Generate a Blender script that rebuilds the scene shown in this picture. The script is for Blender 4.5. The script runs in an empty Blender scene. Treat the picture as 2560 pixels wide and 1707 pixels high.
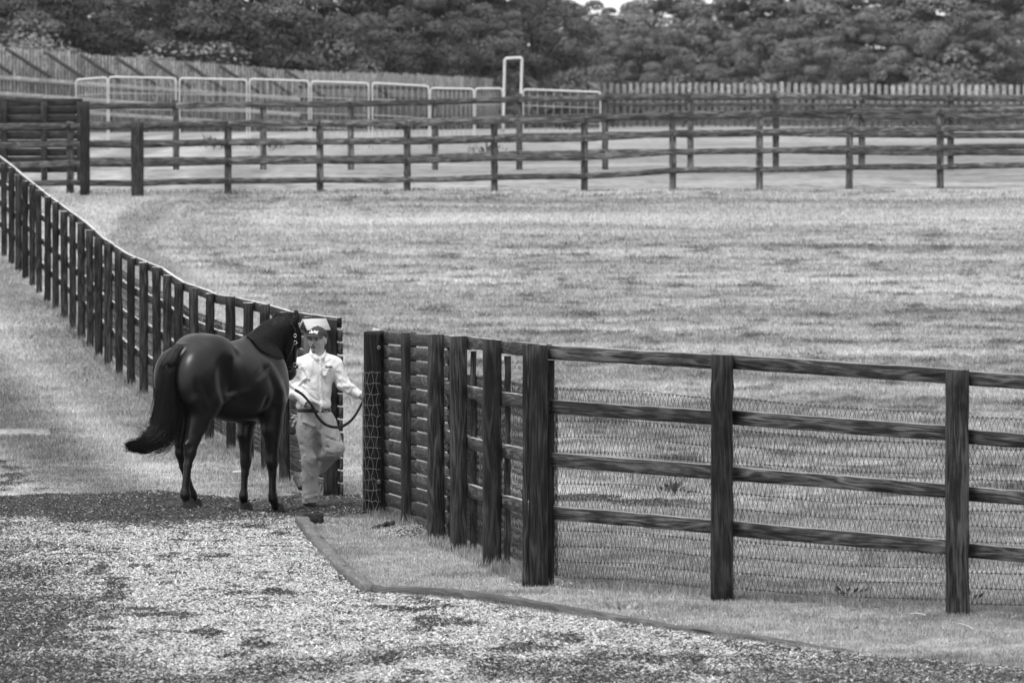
import bpy, math, random
import numpy as np
from mathutils import Matrix, Vector
R = math.radians
RNG = np.random.default_rng(7)
random.seed(7)
sc = bpy.context.scene
COL = sc.collection

# ------------------------------------------------------------------ camera, light
F = 14222.0                      # 200 mm lens on a 36 mm wide frame, in photo pixels
CX, CY = 1280.0, 853.5
PITCH = math.atan((CY - 150) / F)
CAM = np.array([0.0, 0.0, 4.2])
FWD = np.array([0, math.cos(PITCH), -math.sin(PITCH)])
UPV = np.array([0, math.sin(PITCH), math.cos(PITCH)])
cd = bpy.data.cameras.new("camera")
cam = bpy.data.objects.new("camera", cd)
COL.objects.link(cam)
cam.location = CAM
cam.rotation_euler = (math.pi / 2 - PITCH, 0, 0)
cd.lens = 200
cd.sensor_width = 36
cd.clip_start = 0.5
cd.clip_end = 3000
cd.dof.use_dof = True
cd.dof.focus_distance = 49.5
cd.dof.aperture_fstop = 6.0
sc.camera = cam

SUN_EL, SUN_AZ = 62, 218         # compass style: direction the light comes from
wd = bpy.data.worlds.new("World")
sc.world = wd
wd.use_nodes = True
nt = wd.node_tree
nt.nodes.clear()
sky = nt.nodes.new("ShaderNodeTexSky")
sky.sky_type = 'NISHITA'
sky.sun_disc = False
sky.sun_elevation = R(SUN_EL)
sky.sun_rotation = R(SUN_AZ)
sky.air_density = 1.0
sky.dust_density = 3.0
bw = nt.nodes.new("ShaderNodeRGBToBW")
bg = nt.nodes.new("ShaderNodeBackground")
bg.inputs[1].default_value = 0.15
wo = nt.nodes.new("ShaderNodeOutputWorld")
nt.links.new(sky.outputs[0], bw.inputs[0])
veil = nt.nodes.new('ShaderNodeMath'); veil.operation = 'MULTIPLY_ADD'
veil.inputs[1].default_value = 0.8   # cloud veil, brighter overhead than at the horizon, as an overcast sky is
tco = nt.nodes.new('ShaderNodeTexCoord'); sxyz = nt.nodes.new('ShaderNodeSeparateXYZ'); nt.links.new(tco.outputs['Generated'], sxyz.inputs[0])
vr = nt.nodes.new('ShaderNodeMapRange'); vr.inputs[1].default_value = 0.0; vr.inputs[2].default_value = 1.0; vr.inputs[3].default_value = 1.6; vr.inputs[4].default_value = 6.0
vh = nt.nodes.new('ShaderNodeMapRange'); vh.inputs[1].default_value = 0.0; vh.inputs[2].default_value = 0.13; vh.inputs[3].default_value = 5.5; vh.inputs[4].default_value = 0.0
va = nt.nodes.new('ShaderNodeMath'); va.operation = 'ADD'
nt.links.new(sxyz.outputs[2], vr.inputs[0]); nt.links.new(sxyz.outputs[2], vh.inputs[0]); nt.links.new(vr.outputs[0], va.inputs[0]); nt.links.new(vh.outputs[0], va.inputs[1]); nt.links.new(va.outputs[0], veil.inputs[2])
nt.links.new(bw.outputs[0], veil.inputs[0])
nt.links.new(veil.outputs[0], bg.inputs[0])
nt.links.new(bg.outputs[0], wo.inputs[0])
sl = bpy.data.lights.new("sun", 'SUN')
sl.energy = 2.3
sl.angle = R(22)
so = bpy.data.objects.new("sun", sl)
COL.objects.link(so)
_d = Vector((math.sin(R(SUN_AZ)) * math.cos(R(SUN_EL)), math.cos(R(SUN_AZ)) * math.cos(R(SUN_EL)), math.sin(R(SUN_EL))))
so.rotation_euler = _d.to_track_quat('Z', 'Y').to_euler()
sc.view_settings.view_transform = 'Standard'
sc.view_settings.look = 'None'
sc.view_settings.exposure = 0.18
sc.view_settings.gamma = 1.0
sc.render.engine = 'CYCLES'
sc.cycles.use_denoising = True
sc.cycles.max_bounces = 5
sc.cycles.diffuse_bounces = 3
sc.cycles.glossy_bounces = 2
sc.cycles.transparent_max_bounces = 6
sc.cycles.volume_bounces = 0

# ------------------------------------------------------------------ geometry helpers
def U(px, py, d):
    "photo pixel + distance along the view axis -> world point"
    return CAM + d * (FWD + np.array([(px - CX) / F, 0, 0]) - UPV * ((py - CY) / F))

_gy = np.array([0, 28, 39, 44, 48, 52, 56, 64, 72, 80, 88, 98, 104, 112, 124, 134, 160, 182, 225, 305, 420, 600, 3000.0])
_gh = np.array([3.70, 3.72, 3.80, 3.87, 4.06, 4.17, 4.21, 4.26, 4.27, 4.18, 3.95, 3.68, 3.5, 3.22, 2.83, 2.58, 2.5, 2.42, 2.84, 3.6, 3.8, 3.8, 3.8])
_fy = np.linspace(0, 3000, 30001)
_fh = np.interp(_fy, _gy, _gh)
_k = np.hanning(41); _k /= _k.sum()
_fh = np.convolve(np.pad(_fh, 20, mode='edge'), _k, mode='valid')
HOOF = [U(469, 1271, 51.5), U(698, 1281, 52.3)]
def gz(x, y):
    x = np.asarray(x, float); y = np.asarray(y, float)
    h = np.interp(y, _fy, _fh)
    z = CAM[2] - h
    z = z + 0.10 * np.exp(-(((x - HOOF[0][0]) / 0.7) ** 2 + ((y - HOOF[0][1]) / 0.8) ** 2))
    m = np.array(U(369, 1228, 54.0))
    z = z + 0.05 * np.exp(-(((x - m[0]) / 0.9) ** 2 + ((y - m[1]) / 0.3) ** 2)) * (1 + 0.5 * np.sin(x * 9) * np.sin(x * 3.3))
    z = z + 0.05 * np.exp(-(((x + 0.75) / 0.45) ** 2 + ((y - 49.6) / 1.2) ** 2))
    z = z + 0.02 * np.sin(x * 0.9 + 1) * np.sin(y * 0.35) * np.clip((y - 55) / 20, 0, 1)
    return z

def gpt(px, py):
    "photo pixel -> point on the ground"
    lo, hi = 20.0, 140.0
    for _ in range(50):
        m = 0.5 * (lo + hi); p = U(px, py, m)
        if p[2] > gz(p[0], p[1]): lo = m
        else: hi = m
    return U(px, py, lo)

def project(x, y, z):
    q = np.stack([np.asarray(x, float), np.asarray(y, float), np.asarray(z, float) - CAM[2]], -1)
    d = q @ FWD
    return CX + F * q[..., 0] / d, CY - F * (q @ UPV) / d

def vnoise(x, y, seed=0):
    xi = np.floor(x).astype(np.int64); yi = np.floor(y).astype(np.int64)
    fx = x - xi; fy = y - yi
    fx = fx * fx * (3 - 2 * fx); fy = fy * fy * (3 - 2 * fy)
    def h(a, b):
        n = (a * 374761393 + b * 668265263 + seed * 1274126177) & 0xffffffff
        n = ((n ^ (n >> 13)) * 1274126177) & 0xffffffff
        return ((n ^ (n >> 16)) & 0xffff) / 65535.0
    return (h(xi, yi) * (1 - fx) + h(xi + 1, yi) * fx) * (1 - fy) + (h(xi, yi + 1) * (1 - fx) + h(xi + 1, yi + 1) * fx) * fy
def fbm(x, y, seed=0, o=4):
    s = 0; a = 0.5; t = 0
    for i in range(o):
        s = s + a * vnoise(x, y, seed + i); t += a
        x = x * 2.03 + 5.1; y = y * 2.03 + 1.7; a *= 0.5
    return s / t

def in_poly(px, py, poly):
    px = np.asarray(px); py = np.asarray(py)
    c = np.zeros(px.shape, bool); n = len(poly)
    for i in range(n):
        x1, y1 = poly[i]; x2, y2 = poly[(i + 1) % n]
        if y1 == y2: continue
        c ^= ((y1 > py) != (y2 > py)) & (px < (x2 - x1) * (py - y1) / (y2 - y1) + x1)
    return c

# ------------------------------------------------------------------ mesh / object helpers
XF = {}
def tagp(o, label=None, cat=None, group=None, kind=None):
    if label: o["label"] = label
    if cat: o["category"] = cat
    if group: o["group"] = group
    if kind: o["kind"] = kind
    return o

def thing(name, label, cat, loc, rotz=0.0, group=None):
    o = bpy.data.objects.new(name, None)
    COL.objects.link(o)
    o.empty_display_size = 0.3
    o.location = [float(c) for c in loc]; o.rotation_euler = (0, 0, rotz)
    XF[o.name] = (np.array(loc, float), rotz)
    return tagp(o, label, cat, group)

def root_of(o):
    while o.parent: o = o.parent
    return o

def mk_mesh(name, V, faces, attrs=None, smooth=False):
    """faces: (n,k) array, or list of such arrays"""
    me = bpy.data.meshes.new(name)
    V = np.asarray(V, np.float32)
    if isinstance(faces, np.ndarray): faces = [faces]
    faces = [np.asarray(f, np.int32) for f in faces if len(f)]
    loops = np.concatenate([f.ravel() for f in faces])
    tot = np.concatenate([np.full(len(f), f.shape[1], np.int32) for f in faces])
    st = np.concatenate([[0], np.cumsum(tot)[:-1]]).astype(np.int32)
    me.vertices.add(len(V)); me.vertices.foreach_set("co", V.ravel())
    me.loops.add(len(loops)); me.loops.foreach_set("vertex_index", loops)
    me.polygons.add(len(tot)); me.polygons.foreach_set("loop_start", st); me.polygons.foreach_set("loop_total", tot)
    me.update(calc_edges=True)
    if smooth: me.polygons.foreach_set("use_smooth", np.ones(len(tot), bool))
    if attrs:
        for k, a in attrs.items():
            a = np.asarray(a, np.float32)
            if a.ndim == 1:
                at = me.attributes.new(k, 'FLOAT', 'POINT'); at.data.foreach_set("value", a)
            else:
                at = me.attributes.new(k, 'FLOAT_VECTOR', 'POINT'); at.data.foreach_set("vector", a.ravel())
    me.validate(clean_customdata=False)
    return me

def to_local(V, xf):
    loc, rz = xf
    V = np.asarray(V, float) - loc
    c, s = math.cos(-rz), math.sin(-rz)
    return np.stack([V[:, 0] * c - V[:, 1] * s, V[:, 0] * s + V[:, 1] * c, V[:, 2]], -1)

def part(name, mesh, mat, parent=None, loc=None, local=False):
    """mesh = (V, faces, attrs, smooth) in world coordinates (or in the parent's when local)"""
    V, Fc, at, sm = mesh
    if parent is not None:
        if not local: V = to_local(V, XF[root_of(parent).name])
        me = mk_mesh(name, V, Fc, at, sm)
    else:
        if loc is None:
            V = np.asarray(V, float)
            loc = np.array([(V[:, 0].min() + V[:, 0].max()) / 2, (V[:, 1].min() + V[:, 1].max()) / 2, V[:, 2].min()])
        loc = np.array(loc, float)
        me = mk_mesh(name, np.asarray(V, float) - loc, Fc, at, sm)
    o = bpy.data.objects.new(name, me)
    COL.objects.link(o)
    if parent is not None: o.parent = parent
    else:
        o.location = [float(c) for c in loc]; XF[o.name] = (loc, 0.0)
    if mat is not None: me.materials.append(mat)
    return o

def join(ms):
    Vs, Fs, n, keys = [], {}, 0, set()
    for m in ms:
        if m[2]: keys |= set(m[2])
    A = {k: [] for k in keys}
    for V, Fc, at, sm in ms:
        if isinstance(Fc, np.ndarray): Fc = [Fc]
        for f in Fc:
            if len(f): Fs.setdefault(np.asarray(f).shape[1], []).append(np.asarray(f) + n)
        for k in keys:
            A[k].append(at[k] if at and k in at else np.zeros((len(V), 3)) if k == 'gco' else np.full(len(V), 0.5))
        Vs.append(V); n += len(V)
    return (np.concatenate(Vs), [np.concatenate(f) for f in Fs.values()], {k: np.concatenate(v) for k, v in A.items()} or None, ms[0][3])

def unit(v):
    v = np.asarray(v, float)
    return v / np.maximum(np.linalg.norm(v, axis=-1, keepdims=True), 1e-9)

def sweep(P, A, wA, wB, ch=0.006, jit=0.002, seg=None, rough_top=0.0, taper=None):
    """wooden member along polyline P (K,3): cross-section wA along A (roughly), wB across; chamfered octagon"""
    P = np.asarray(P, float)
    if seg:
        t = np.linspace(0, len(P) - 1, seg + 1); i = np.minimum(t.astype(int), len(P) - 2); f = (t - i)[:, None]
        P = P[i] * (1 - f) + P[i + 1] * f
    K = len(P)
    T = unit(np.gradient(P, axis=0))
    A = np.broadcast_to(np.asarray(A, float), P.shape)
    A = unit(A - (A * T).sum(-1, keepdims=True) * T)
    B = np.cross(T, A)
    a, b = wA / 2, wB / 2
    pr = np.array([[-a + ch, -b], [a - ch, -b], [a, -b + ch], [a, b - ch], [a - ch, b], [-a + ch, b], [-a, b - ch], [-a, -b + ch]])
    s = 1 + RNG.normal(0, jit / max(wA, 0.02), (K, 1, 2))
    if taper is not None: s = s * np.asarray(taper)[:, None, None]
    off = RNG.normal(0, jit * 0.5, (K, 1, 2))
    q = pr[None] * s + off
    V = P[:, None] + q[..., :1] * A[:, None] + q[..., 1:] * B[:, None]
    if rough_top: V[-1] += T[-1] * RNG.normal(0, rough_top, (8, 1))
    L = np.concatenate([[0], np.cumsum(np.linalg.norm(np.diff(P, axis=0), axis=1))])
    g = np.concatenate([np.broadcast_to(L[:, None, None], (K, 8, 1)), np.broadcast_to(pr[None], (K, 8, 2))], -1) + RNG.uniform(-40, 40, 3)
    i = np.arange(K - 1)[:, None] * 8; j = np.arange(8)[None]; jn = (j + 1) % 8
    Q = np.stack([i + j, i + jn, i + 8 + jn, i + 8 + j], -1).reshape(-1, 4)
    caps = np.array([[7, 6, 5, 4, 3, 2, 1, 0], [(K - 1) * 8 + k for k in range(8)]])
    return (V.reshape(-1, 3), [Q, caps], {'gco': g.reshape(-1, 3), 'tone': np.full(K * 8, random.random())}, False)

def box(c, ax, ay, az, sx, sy, sz, ch=0.004):
    c = np.asarray(c, float); az = unit(az)
    return sweep([c - az * sz / 2, c + az * sz / 2], ax, sx, sy, ch, 0.0)

def tubes(PL, r, sides=3, attr=None):
    """PL (N,K,3) polylines -> one tube mesh. r scalar, (K,) or (N,K)"""
    PL = np.asarray(PL, float); N, K, _ = PL.shape
    T = unit(np.gradient(PL, axis=1))
    ref = np.where(np.abs(T[..., 2:3]) > 0.9, np.array([1.0, 0, 0]), np.array([0, 0, 1.0]))
    A = unit(np.cross(T, ref)); B = np.cross(T, A)
    r = np.broadcast_to(np.asarray(r, float), (N, K))
    an = np.arange(sides) * 2 * math.pi / sides
    V = PL[:, :, None] + r[:, :, None, None] * (np.cos(an)[:, None] * A[:, :, None] + np.sin(an)[:, None] * B[:, :, None])
    base = (np.arange(N) * K * sides)[:, None, None] + (np.arange(K - 1) * sides)[None, :, None]
    j = np.arange(sides); jn = (j + 1) % sides
    Q = np.stack([base + j, base + jn, base + sides + jn, base + sides + j], -1).reshape(-1, 4)
    if sides > 3:
        st = (np.arange(N) * K * sides)[:, None]
        caps = np.concatenate([st + j[::-1], st + (K - 1) * sides + j])
    else: caps = np.zeros((0, sides), int)
    t = RNG.random(N) if attr is None else attr
    tone = np.repeat(t, K * sides)
    return (V.reshape(-1, 3), [Q, caps], {'tone': tone}, True)

def smooth_poly(P, n, iters=2):
    P = np.asarray(P, float)
    t = np.linspace(0, len(P) - 1, n); out = np.zeros((n, P.shape[1]))
    for k in range(n):
        i = min(int(t[k]), len(P) - 2); f = t[k] - i
        p0 = P[max(i - 1, 0)]; p1 = P[i]; p2 = P[i + 1]; p3 = P[min(i + 2, len(P) - 1)]
        out[k] = 0.5 * (2 * p1 + (p2 - p0) * f + (2 * p0 - 5 * p1 + 4 * p2 - p3) * f * f + (3 * p1 - p0 - 3 * p2 + p3) * f ** 3)
    return out

# ------------------------------------------------------------------ implicit surfaces (bodies, clothes)
def sdf_mesh(prims, vox, smooth_k=0.03, cuts=(), noise=None):
    """prims: dicts in local coordinates. type 'e' centre c, radii r (3), optional rot 3x3;
       type 'c' a,b,ra,rb, optional sq (metric scale 3). k = blend, sub=True carves."""
    lo = np.full(3, 1e9); hi = -lo
    bb = []
    for p in prims:
        k = p.get('k', smooth_k)
        if p['t'] == 'e':
            rr = max(p['r']) if 'rot' in p else np.array(p['r'])
            a, b = np.array(p['c']) - rr, np.array(p['c']) + rr
        else:
            pa, pb = np.array(p['a'], float), np.array(p['b'], float)
            q = 1 / np.array(p.get('sq', (1, 1, 1)), float)
            a = np.minimum(pa - p['ra'] * q, pb - p['rb'] * q); b = np.maximum(pa + p['ra'] * q, pb + p['rb'] * q)
        m = 2 * k + 2.5 * vox
        bb.append((a - m, b + m))
        if not p.get('sub'): lo = np.minimum(lo, a); hi = np.maximum(hi, b)
    lo -= 3 * vox; hi += 3 * vox
    n = np.ceil((hi - lo) / vox).astype(int) + 1
    ax = [lo[i] + vox * np.arange(n[i]) for i in range(3)]
    D = np.full(n, 1.0, np.float32)
    for p, (a, b) in zip(prims, bb):
        i0 = np.clip(np.floor((a - lo) / vox).astype(int), 0, n); i1 = np.clip(np.ceil((b - lo) / vox).astype(int) + 1, 0, n)
        if (i1 <= i0).any(): continue
        s = tuple(slice(i0[i], i1[i]) for i in range(3))
        X, Y, Z = np.meshgrid(ax[0][s[0]], ax[1][s[1]], ax[2][s[2]], indexing='ij', sparse=True)
        if p['t'] == 'e':
            c = p['c']; x, y, z = X - c[0], Y - c[1], Z - c[2]
            if 'rot' in p:
                M = p['rot']; x, y, z = [M[i][0] * x + M[i][1] * y + M[i][2] * z for i in range(3)]
            r = p['r']
            k0 = np.sqrt((x / r[0]) ** 2 + (y / r[1]) ** 2 + (z / r[2]) ** 2) + 1e-9
            k1 = np.sqrt((x / r[0] ** 2) ** 2 + (y / r[1] ** 2) ** 2 + (z / r[2] ** 2) ** 2) + 1e-9
            d = k0 * (k0 - 1) / k1
        else:
            q = np.array(p.get('sq', (1, 1, 1)), float)
            pa, pb = np.array(p['a'], float) * q, np.array(p['b'], float) * q
            e = pb - pa; L = max((e * e).sum(), 1e-9)
            x, y, z = X * q[0] - pa[0], Y * q[1] - pa[1], Z * q[2] - pa[2]
            t = np.clip((x * e[0] + y * e[1] + z * e[2]) / L, 0, 1)
            d = np.sqrt((x - t * e[0]) ** 2 + (y - t * e[1]) ** 2 + (z - t * e[2]) ** 2) - (p['ra'] + (p['rb'] - p['ra']) * t)
        k = p.get('k', smooth_k); o = D[s]
        if p.get('sub'):
            h = np.maximum(k - np.abs(-d - o), 0) / k
            D[s] = np.maximum(o, -d) + h * h * k * 0.25
        else:
            h = np.maximum(k - np.abs(d - o), 0) / k
            D[s] = np.minimum(o, d) - h * h * k * 0.25
    if noise is not None:
        X, Y, Z = np.meshgrid(*ax, indexing='ij')
        D += noise(X, Y, Z)
    for (pt, nrm) in cuts:        # keep the side the normal points away from
        X, Y, Z = np.meshgrid(*ax, indexing='ij', sparse=True)
        pl = (X - pt[0]) * nrm[0] + (Y - pt[1]) * nrm[1] + (Z - pt[2]) * nrm[2]
        D = np.maximum(D, pl)
    return surface_nets(D, lo, vox)

def surface_nets(D, lo, vox):
    S = D < 0
    nx, ny, nz = D.shape
    cn = np.zeros((nx - 1, ny - 1, nz - 1), np.int16)
    for dx in (0, 1):
        for dy in (0, 1):
            for dz in (0, 1):
                cn += S[dx:nx - 1 + dx, dy:ny - 1 + dy, dz:nz - 1 + dz]
    act = np.argwhere((cn > 0) & (cn < 8))
    idx = np.full(cn.shape, -1, np.int64); idx[tuple(act.T)] = np.arange(len(act))
    acc = np.zeros((len(act), 3)); cnt = np.zeros(len(act))
    cs = [(i, j, k) for i in (0, 1) for j in (0, 1) for k in (0, 1)]
    for a in cs:
        for ax in range(3):
            if a[ax]: continue
            b = list(a); b[ax] = 1
            da = D[tuple((act + a).T)]; db = D[tuple((act + b).T)]
            m = (da < 0) != (db < 0)
            t = np.where(m, da / np.where(m, da - db, 1), 0)
            p = np.array(a)[None] + np.zeros((len(act), 3)); p[:, ax] += t
            acc[m] += p[m]; cnt[m] += 1
    V = lo + vox * (act + acc / np.maximum(cnt, 1)[:, None])
    Qs = []
    for ax in range(3):
        o1, o2 = (ax + 1) % 3, (ax + 2) % 3
        sl0 = [slice(1, n - 1) for n in D.shape]; sl1 = list(sl0)
        sl0[ax] = slice(0, D.shape[ax] - 1); sl1[ax] = slice(1, D.shape[ax])
        a, b = S[tuple(sl0)], S[tuple(sl1)]
        e = np.argwhere(a != b)
        if not len(e): continue
        f = a[tuple(e.T)]
        base = e + 1; base[:, ax] -= 1
        def at(d1, d2):
            q = base.copy(); q[:, o1] += d1; q[:, o2] += d2
            return idx[tuple(q.T)]
        q = np.stack([at(-1, -1), at(0, -1), at(0, 0), at(-1, 0)], -1)
        q[~f] = q[~f][:, ::-1]
        Qs.append(q)
    Q = np.concatenate(Qs)
    Q = Q[(Q >= 0).all(1)]
    return V, Q

# ------------------------------------------------------------------ materials
class NT:
    def __init__(s, name):
        s.m = bpy.data.materials.new(name); s.m.use_nodes = True; s.t = s.m.node_tree; s.t.nodes.clear()
        s.out = s.n("ShaderNodeOutputMaterial")
    def n(s, t, **kw):
        x = s.t.nodes.new(t)
        for k, v in kw.items(): setattr(x, k, v)
        return x
    def l(s, a, b): s.t.links.new(a, b)
    def set(s, sock, v):
        if isinstance(v, bpy.types.NodeSocket): s.l(v, sock)
        elif v is not None: sock.default_value = v
    def math(s, op, a, b=None, clamp=False):
        x = s.n("ShaderNodeMath", operation=op, use_clamp=clamp); s.set(x.inputs[0], a); s.set(x.inputs[1], b); return x.outputs[0]
    def mul(s, a, b): return s.math('MULTIPLY', a, b)
    def add(s, a, b): return s.math('ADD', a, b)
    def attr(s, nm): return s.n("ShaderNodeAttribute", attribute_name=nm)
    def noise(s, vec, scale, det=3, rough=0.5, dist=0.0):
        x = s.n("ShaderNodeTexNoise"); s.set(x.inputs['Vector'], vec); x.inputs['Scale'].default_value = scale
        x.inputs['Detail'].default_value = det; x.inputs['Roughness'].default_value = rough; x.inputs['Distortion'].default_value = dist
        return x.outputs[0]
    def map(s, vec, scale, loc=(0, 0, 0)):
        x = s.n("ShaderNodeMapping"); s.set(x.inputs[0], vec); x.inputs['Scale'].default_value = scale; x.inputs['Location'].default_value = loc; return x.outputs[0]
    def rng(s, v, a, b, c=0.0, d=1.0, smooth=False):
        x = s.n("ShaderNodeMapRange"); x.interpolation_type = 'SMOOTHSTEP' if smooth else 'LINEAR'
        for i, q in enumerate((v, a, b, c, d)): s.set(x.inputs[i], q)
        return x.outputs[0]
    def obj(s): return s.n("ShaderNodeTexCoord").outputs['Object']
    def pos(s): return s.n("ShaderNodeNewGeometry").outputs['Position']
    def lerp(s, f, a, b):
        x = s.n("ShaderNodeMix"); x.data_type = 'FLOAT'; s.set(x.inputs[0], f); s.set(x.inputs[2], a); s.set(x.inputs[3], b); return x.outputs[0]
    def bsdf(s, col, rough=0.7, spec=0.3, bump=None, bstr=0.3, bdist=0.01, **kw):
        p = s.n("ShaderNodeBsdfPrincipled")
        if isinstance(col, (int, float)): p.inputs['Base Color'].default_value = (col, col, col, 1)
        else: s.l(col, p.inputs['Base Color'])
        s.set(p.inputs['Roughness'], rough); s.set(p.inputs['Specular IOR Level'], spec)
        for k, v in kw.items(): s.set(p.inputs[k], v)
        if bump is not None:
            b = s.n("ShaderNodeBump"); b.inputs['Strength'].default_value = bstr; b.inputs['Distance'].default_value = bdist
            s.l(bump, b.inputs['Height']); s.l(b.outputs[0], p.inputs['Normal'])
        s.l(p.outputs[0], s.out.inputs[0]); s.p = p
        return s.m

def plain(name, c, rough=0.7, spec=0.3, nscale=30, amt=0.15, **kw):
    m = NT(name); n = m.noise(m.obj(), nscale, 3)
    return m.bsdf(m.mul(m.rng(n, 0.3, 0.7, 1 - amt, 1 + amt), c), rough, spec, n, 0.2, 0.002, **kw)

def wood(name, dark, light, streak=1.0, wet=0.5, rough=0.6, top=0.0):
    m = NT(name); g = m.attr('gco').outputs['Vector']; tone = m.attr('tone').outputs['Fac']
    n1 = m.noise(m.map(g, (1.0, 11, 11)), 1.0, 2, 0.5, 0.25)
    ring = m.math('SINE', m.mul(n1, 46))
    ring = m.rng(ring, -0.3, 1.0, 0, 1)
    fine = m.noise(m.map(g, (5, 190, 190)), 1.0, 5, 0.7)
    blot = m.noise(m.map(g, (3.0, 9, 9)), 1.0, 5, 0.7)
    kn = m.n("ShaderNodeTexVoronoi"); m.l(m.map(g, (1.3, 9, 9)), kn.inputs['Vector']); kn.inputs['Scale'].default_value = 1.0
    knot = m.rng(kn.outputs['Distance'], 0.10, 0.22, 0.35, 1.0, True)
    v = m.add(m.mul(ring, 0.5), m.rng(fine, .38, .66, -.1, .65))
    v = m.mul(v, m.rng(blot, 0.36, 0.66, 0.25, 1.4))
    v = m.mul(v, m.rng(tone, 0, 1, 0.55, 1.3))
    c = m.lerp(v, dark, light)
    c = m.mul(c, knot)
    if top:      # paler tone on faces that point up
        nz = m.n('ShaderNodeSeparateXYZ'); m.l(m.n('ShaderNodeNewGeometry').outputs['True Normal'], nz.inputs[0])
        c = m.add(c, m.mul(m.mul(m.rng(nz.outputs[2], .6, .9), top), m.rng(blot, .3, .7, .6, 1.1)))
    return m.bsdf(c, m.rng(blot, 0.3, 0.7, rough - 0.08, rough + 0.2), 0.14, m.add(fine, m.mul(ring, 0.4)), 0.5 * streak, 0.004)

M = {}
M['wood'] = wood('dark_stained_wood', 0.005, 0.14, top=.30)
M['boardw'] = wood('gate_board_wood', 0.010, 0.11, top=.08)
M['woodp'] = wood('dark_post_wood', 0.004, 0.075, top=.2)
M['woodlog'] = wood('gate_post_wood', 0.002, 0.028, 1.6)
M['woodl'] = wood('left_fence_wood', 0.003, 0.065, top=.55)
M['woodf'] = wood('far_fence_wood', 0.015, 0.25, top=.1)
M['woodf2'] = wood('farther_fence_wood', 0.03, 0.24)
M['slat'] = wood('weathered_slat_wood', 0.11, 0.50)
M['slatr'] = wood('weathered_rail_wood', 0.3, 0.62)
M['brace'] = wood('dark_brace_wood', 0.05, 0.16)
M['shed'] = wood('dark_board_wood', 0.008, 0.06)
M['timber_shaded'] = wood('shaded_edging_timber', 0.05, 0.15, 1.2)  # edging timber darkened to carry the shade of its upright face
M['timber'] = wood('edging_timber', 0.09, 0.24, 1.2)
M['palebox'] = wood('pale_roof_board', 0.36, 0.6)
M['boxw'] = wood('box_wood', 0.05, 0.14)
M['wire'] = plain('dark_wire', 0.02, 0.5, 0.4)
M['wirel'] = plain('galvanised_wire', 0.16, 0.45, 0.5)
M['metal'] = plain('dull_metal', 0.35, 0.35, 0.5, Metallic=0.8)
M['steel'] = plain('bright_steel', 0.7, 0.2, 0.6, Metallic=1.0)
M['pipe'] = plain('white_painted_pipe', 0.52, 0.4, 0.4)
M['pipeg'] = plain('grey_pipe', 0.36, 0.5, 0.4)
M['slab'] = plain('pale_concrete', 0.24, 0.8, 0.2, 14, 0.7)
M['bark'] = plain('dark_bark', 0.03, 0.9, 0.2, 20, 0.6)

def grass_col(m, p, tone, rough):
    flat = m.map(p, (1, 1, 0.0))
    big = m.noise(flat, 0.28, 3, 0.55)
    stk = m.noise(m.map(flat, (0.22, 0.9, 0), (2, 5, 0)), 1.0, 3, 0.55)
    mid = m.noise(m.map(flat, (1, 0.75, 0), (7, 3, 0)), 1.3, 4, 0.62)
    sml = m.noise(m.map(flat, (1, 1, 0), (3, 9, 0)), 5.0, 3, 0.6)
    v = m.rng(big, 0.3, 0.7, 0.86, 1.1)
    d = m.rng(mid, 0.33, 0.52, 0.36, 1.1, True)
    v = m.mul(v, m.lerp(rough, 1.0, d))
    v = m.mul(v, m.lerp(rough, 1.0, m.rng(stk, 0.35, 0.65, 0.78, 1.16)))
    v = m.mul(v, m.lerp(rough, m.rng(sml, 0.3, 0.7, 0.8, 1.12), m.rng(sml, 0.3, 0.7, 0.6, 1.25)))
    return m.mul(v, tone)
def mat_ground():
    m = NT('ground_surface'); p = m.pos()
    tone = m.attr('tone').outputs['Fac']; rough = m.attr('rough').outputs['Fac']; mul = m.attr('mulch').outputs['Fac']
    g = grass_col(m, p, tone, rough)
    dn = m.noise(p, 30, 4, 0.7)
    soil = m.rng(dn, 0.3, 0.75, 0.012, 0.09)
    n2 = m.noise(p, 9, 3, 0.6)
    mk = m.rng(m.add(mul, m.mul(m.math('SUBTRACT', n2, 0.5), 0.5)), 0.4, 0.6, 0, 1, True)
    c = m.lerp(mk, g, soil)
    return m.bsdf(c, 0.9, 0.15, m.noise(p, 22, 4, 0.7), 0.7, 0.03)
def mat_blade():
    m = NT('grass_blades'); p = m.pos()
    c = m.mul(grass_col(m, p, m.attr('tone').outputs['Fac'], m.attr('rough').outputs['Fac']), m.attr('var').outputs['Fac'])
    return m.bsdf(c, 0.6, 0.25)
def mat_tone(name, a, b, rough=0.8, spec=0.2, attr='tone'):
    m = NT(name); t = m.attr(attr).outputs['Fac']
    return m.bsdf(m.rng(t, 0, 1, a, b), rough, spec)
M['ground'] = mat_ground()
M['blade'] = mat_blade()
M['chip'] = mat_tone('wood_chip', 0.0, 1.0, 0.75, 0.2)
# ------------------------------------------------------------------ ground
LF = [(827, 795, 1234, 54.9), (774, 788, 1219, 55.7), (711, 779, 1206, 56.8)]
_lx = [664, 621, 577, 523, 486, 446, 417, 392, 358, 327, 297, 270, 246, 225, 203, 181, 160, 138, 118, 97, 79.5, 62.5, 45.5, 27.7, 9.8, -9, -28, -47]
_lt = [765, 754, 744, 735, 720, 707, 689, 671, 658, 644, 629, 611, 596, 577, 558, 541, 526, 509, 494, 478, 464, 451, 438, 421, 407, 393, 378, 362]
for i, (x, t) in enumerate(zip(_lx, _lt)):
    d = 56.8 + (i + 1) * 1.70 if i < 8 else 70.4 + (i - 7) * 1.88
    LF.append((x, t, None, d))
LFP = np.array([U(x, t, d) for x, t, b, d in LF])          # tops of the left fence's posts

def fence_dist(x, y):
    "signed sideways distance from the left fence (positive = paddock side)"
    fx = np.interp(y, LFP[:, 1], LFP[:, 0])
    return x - fx

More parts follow.
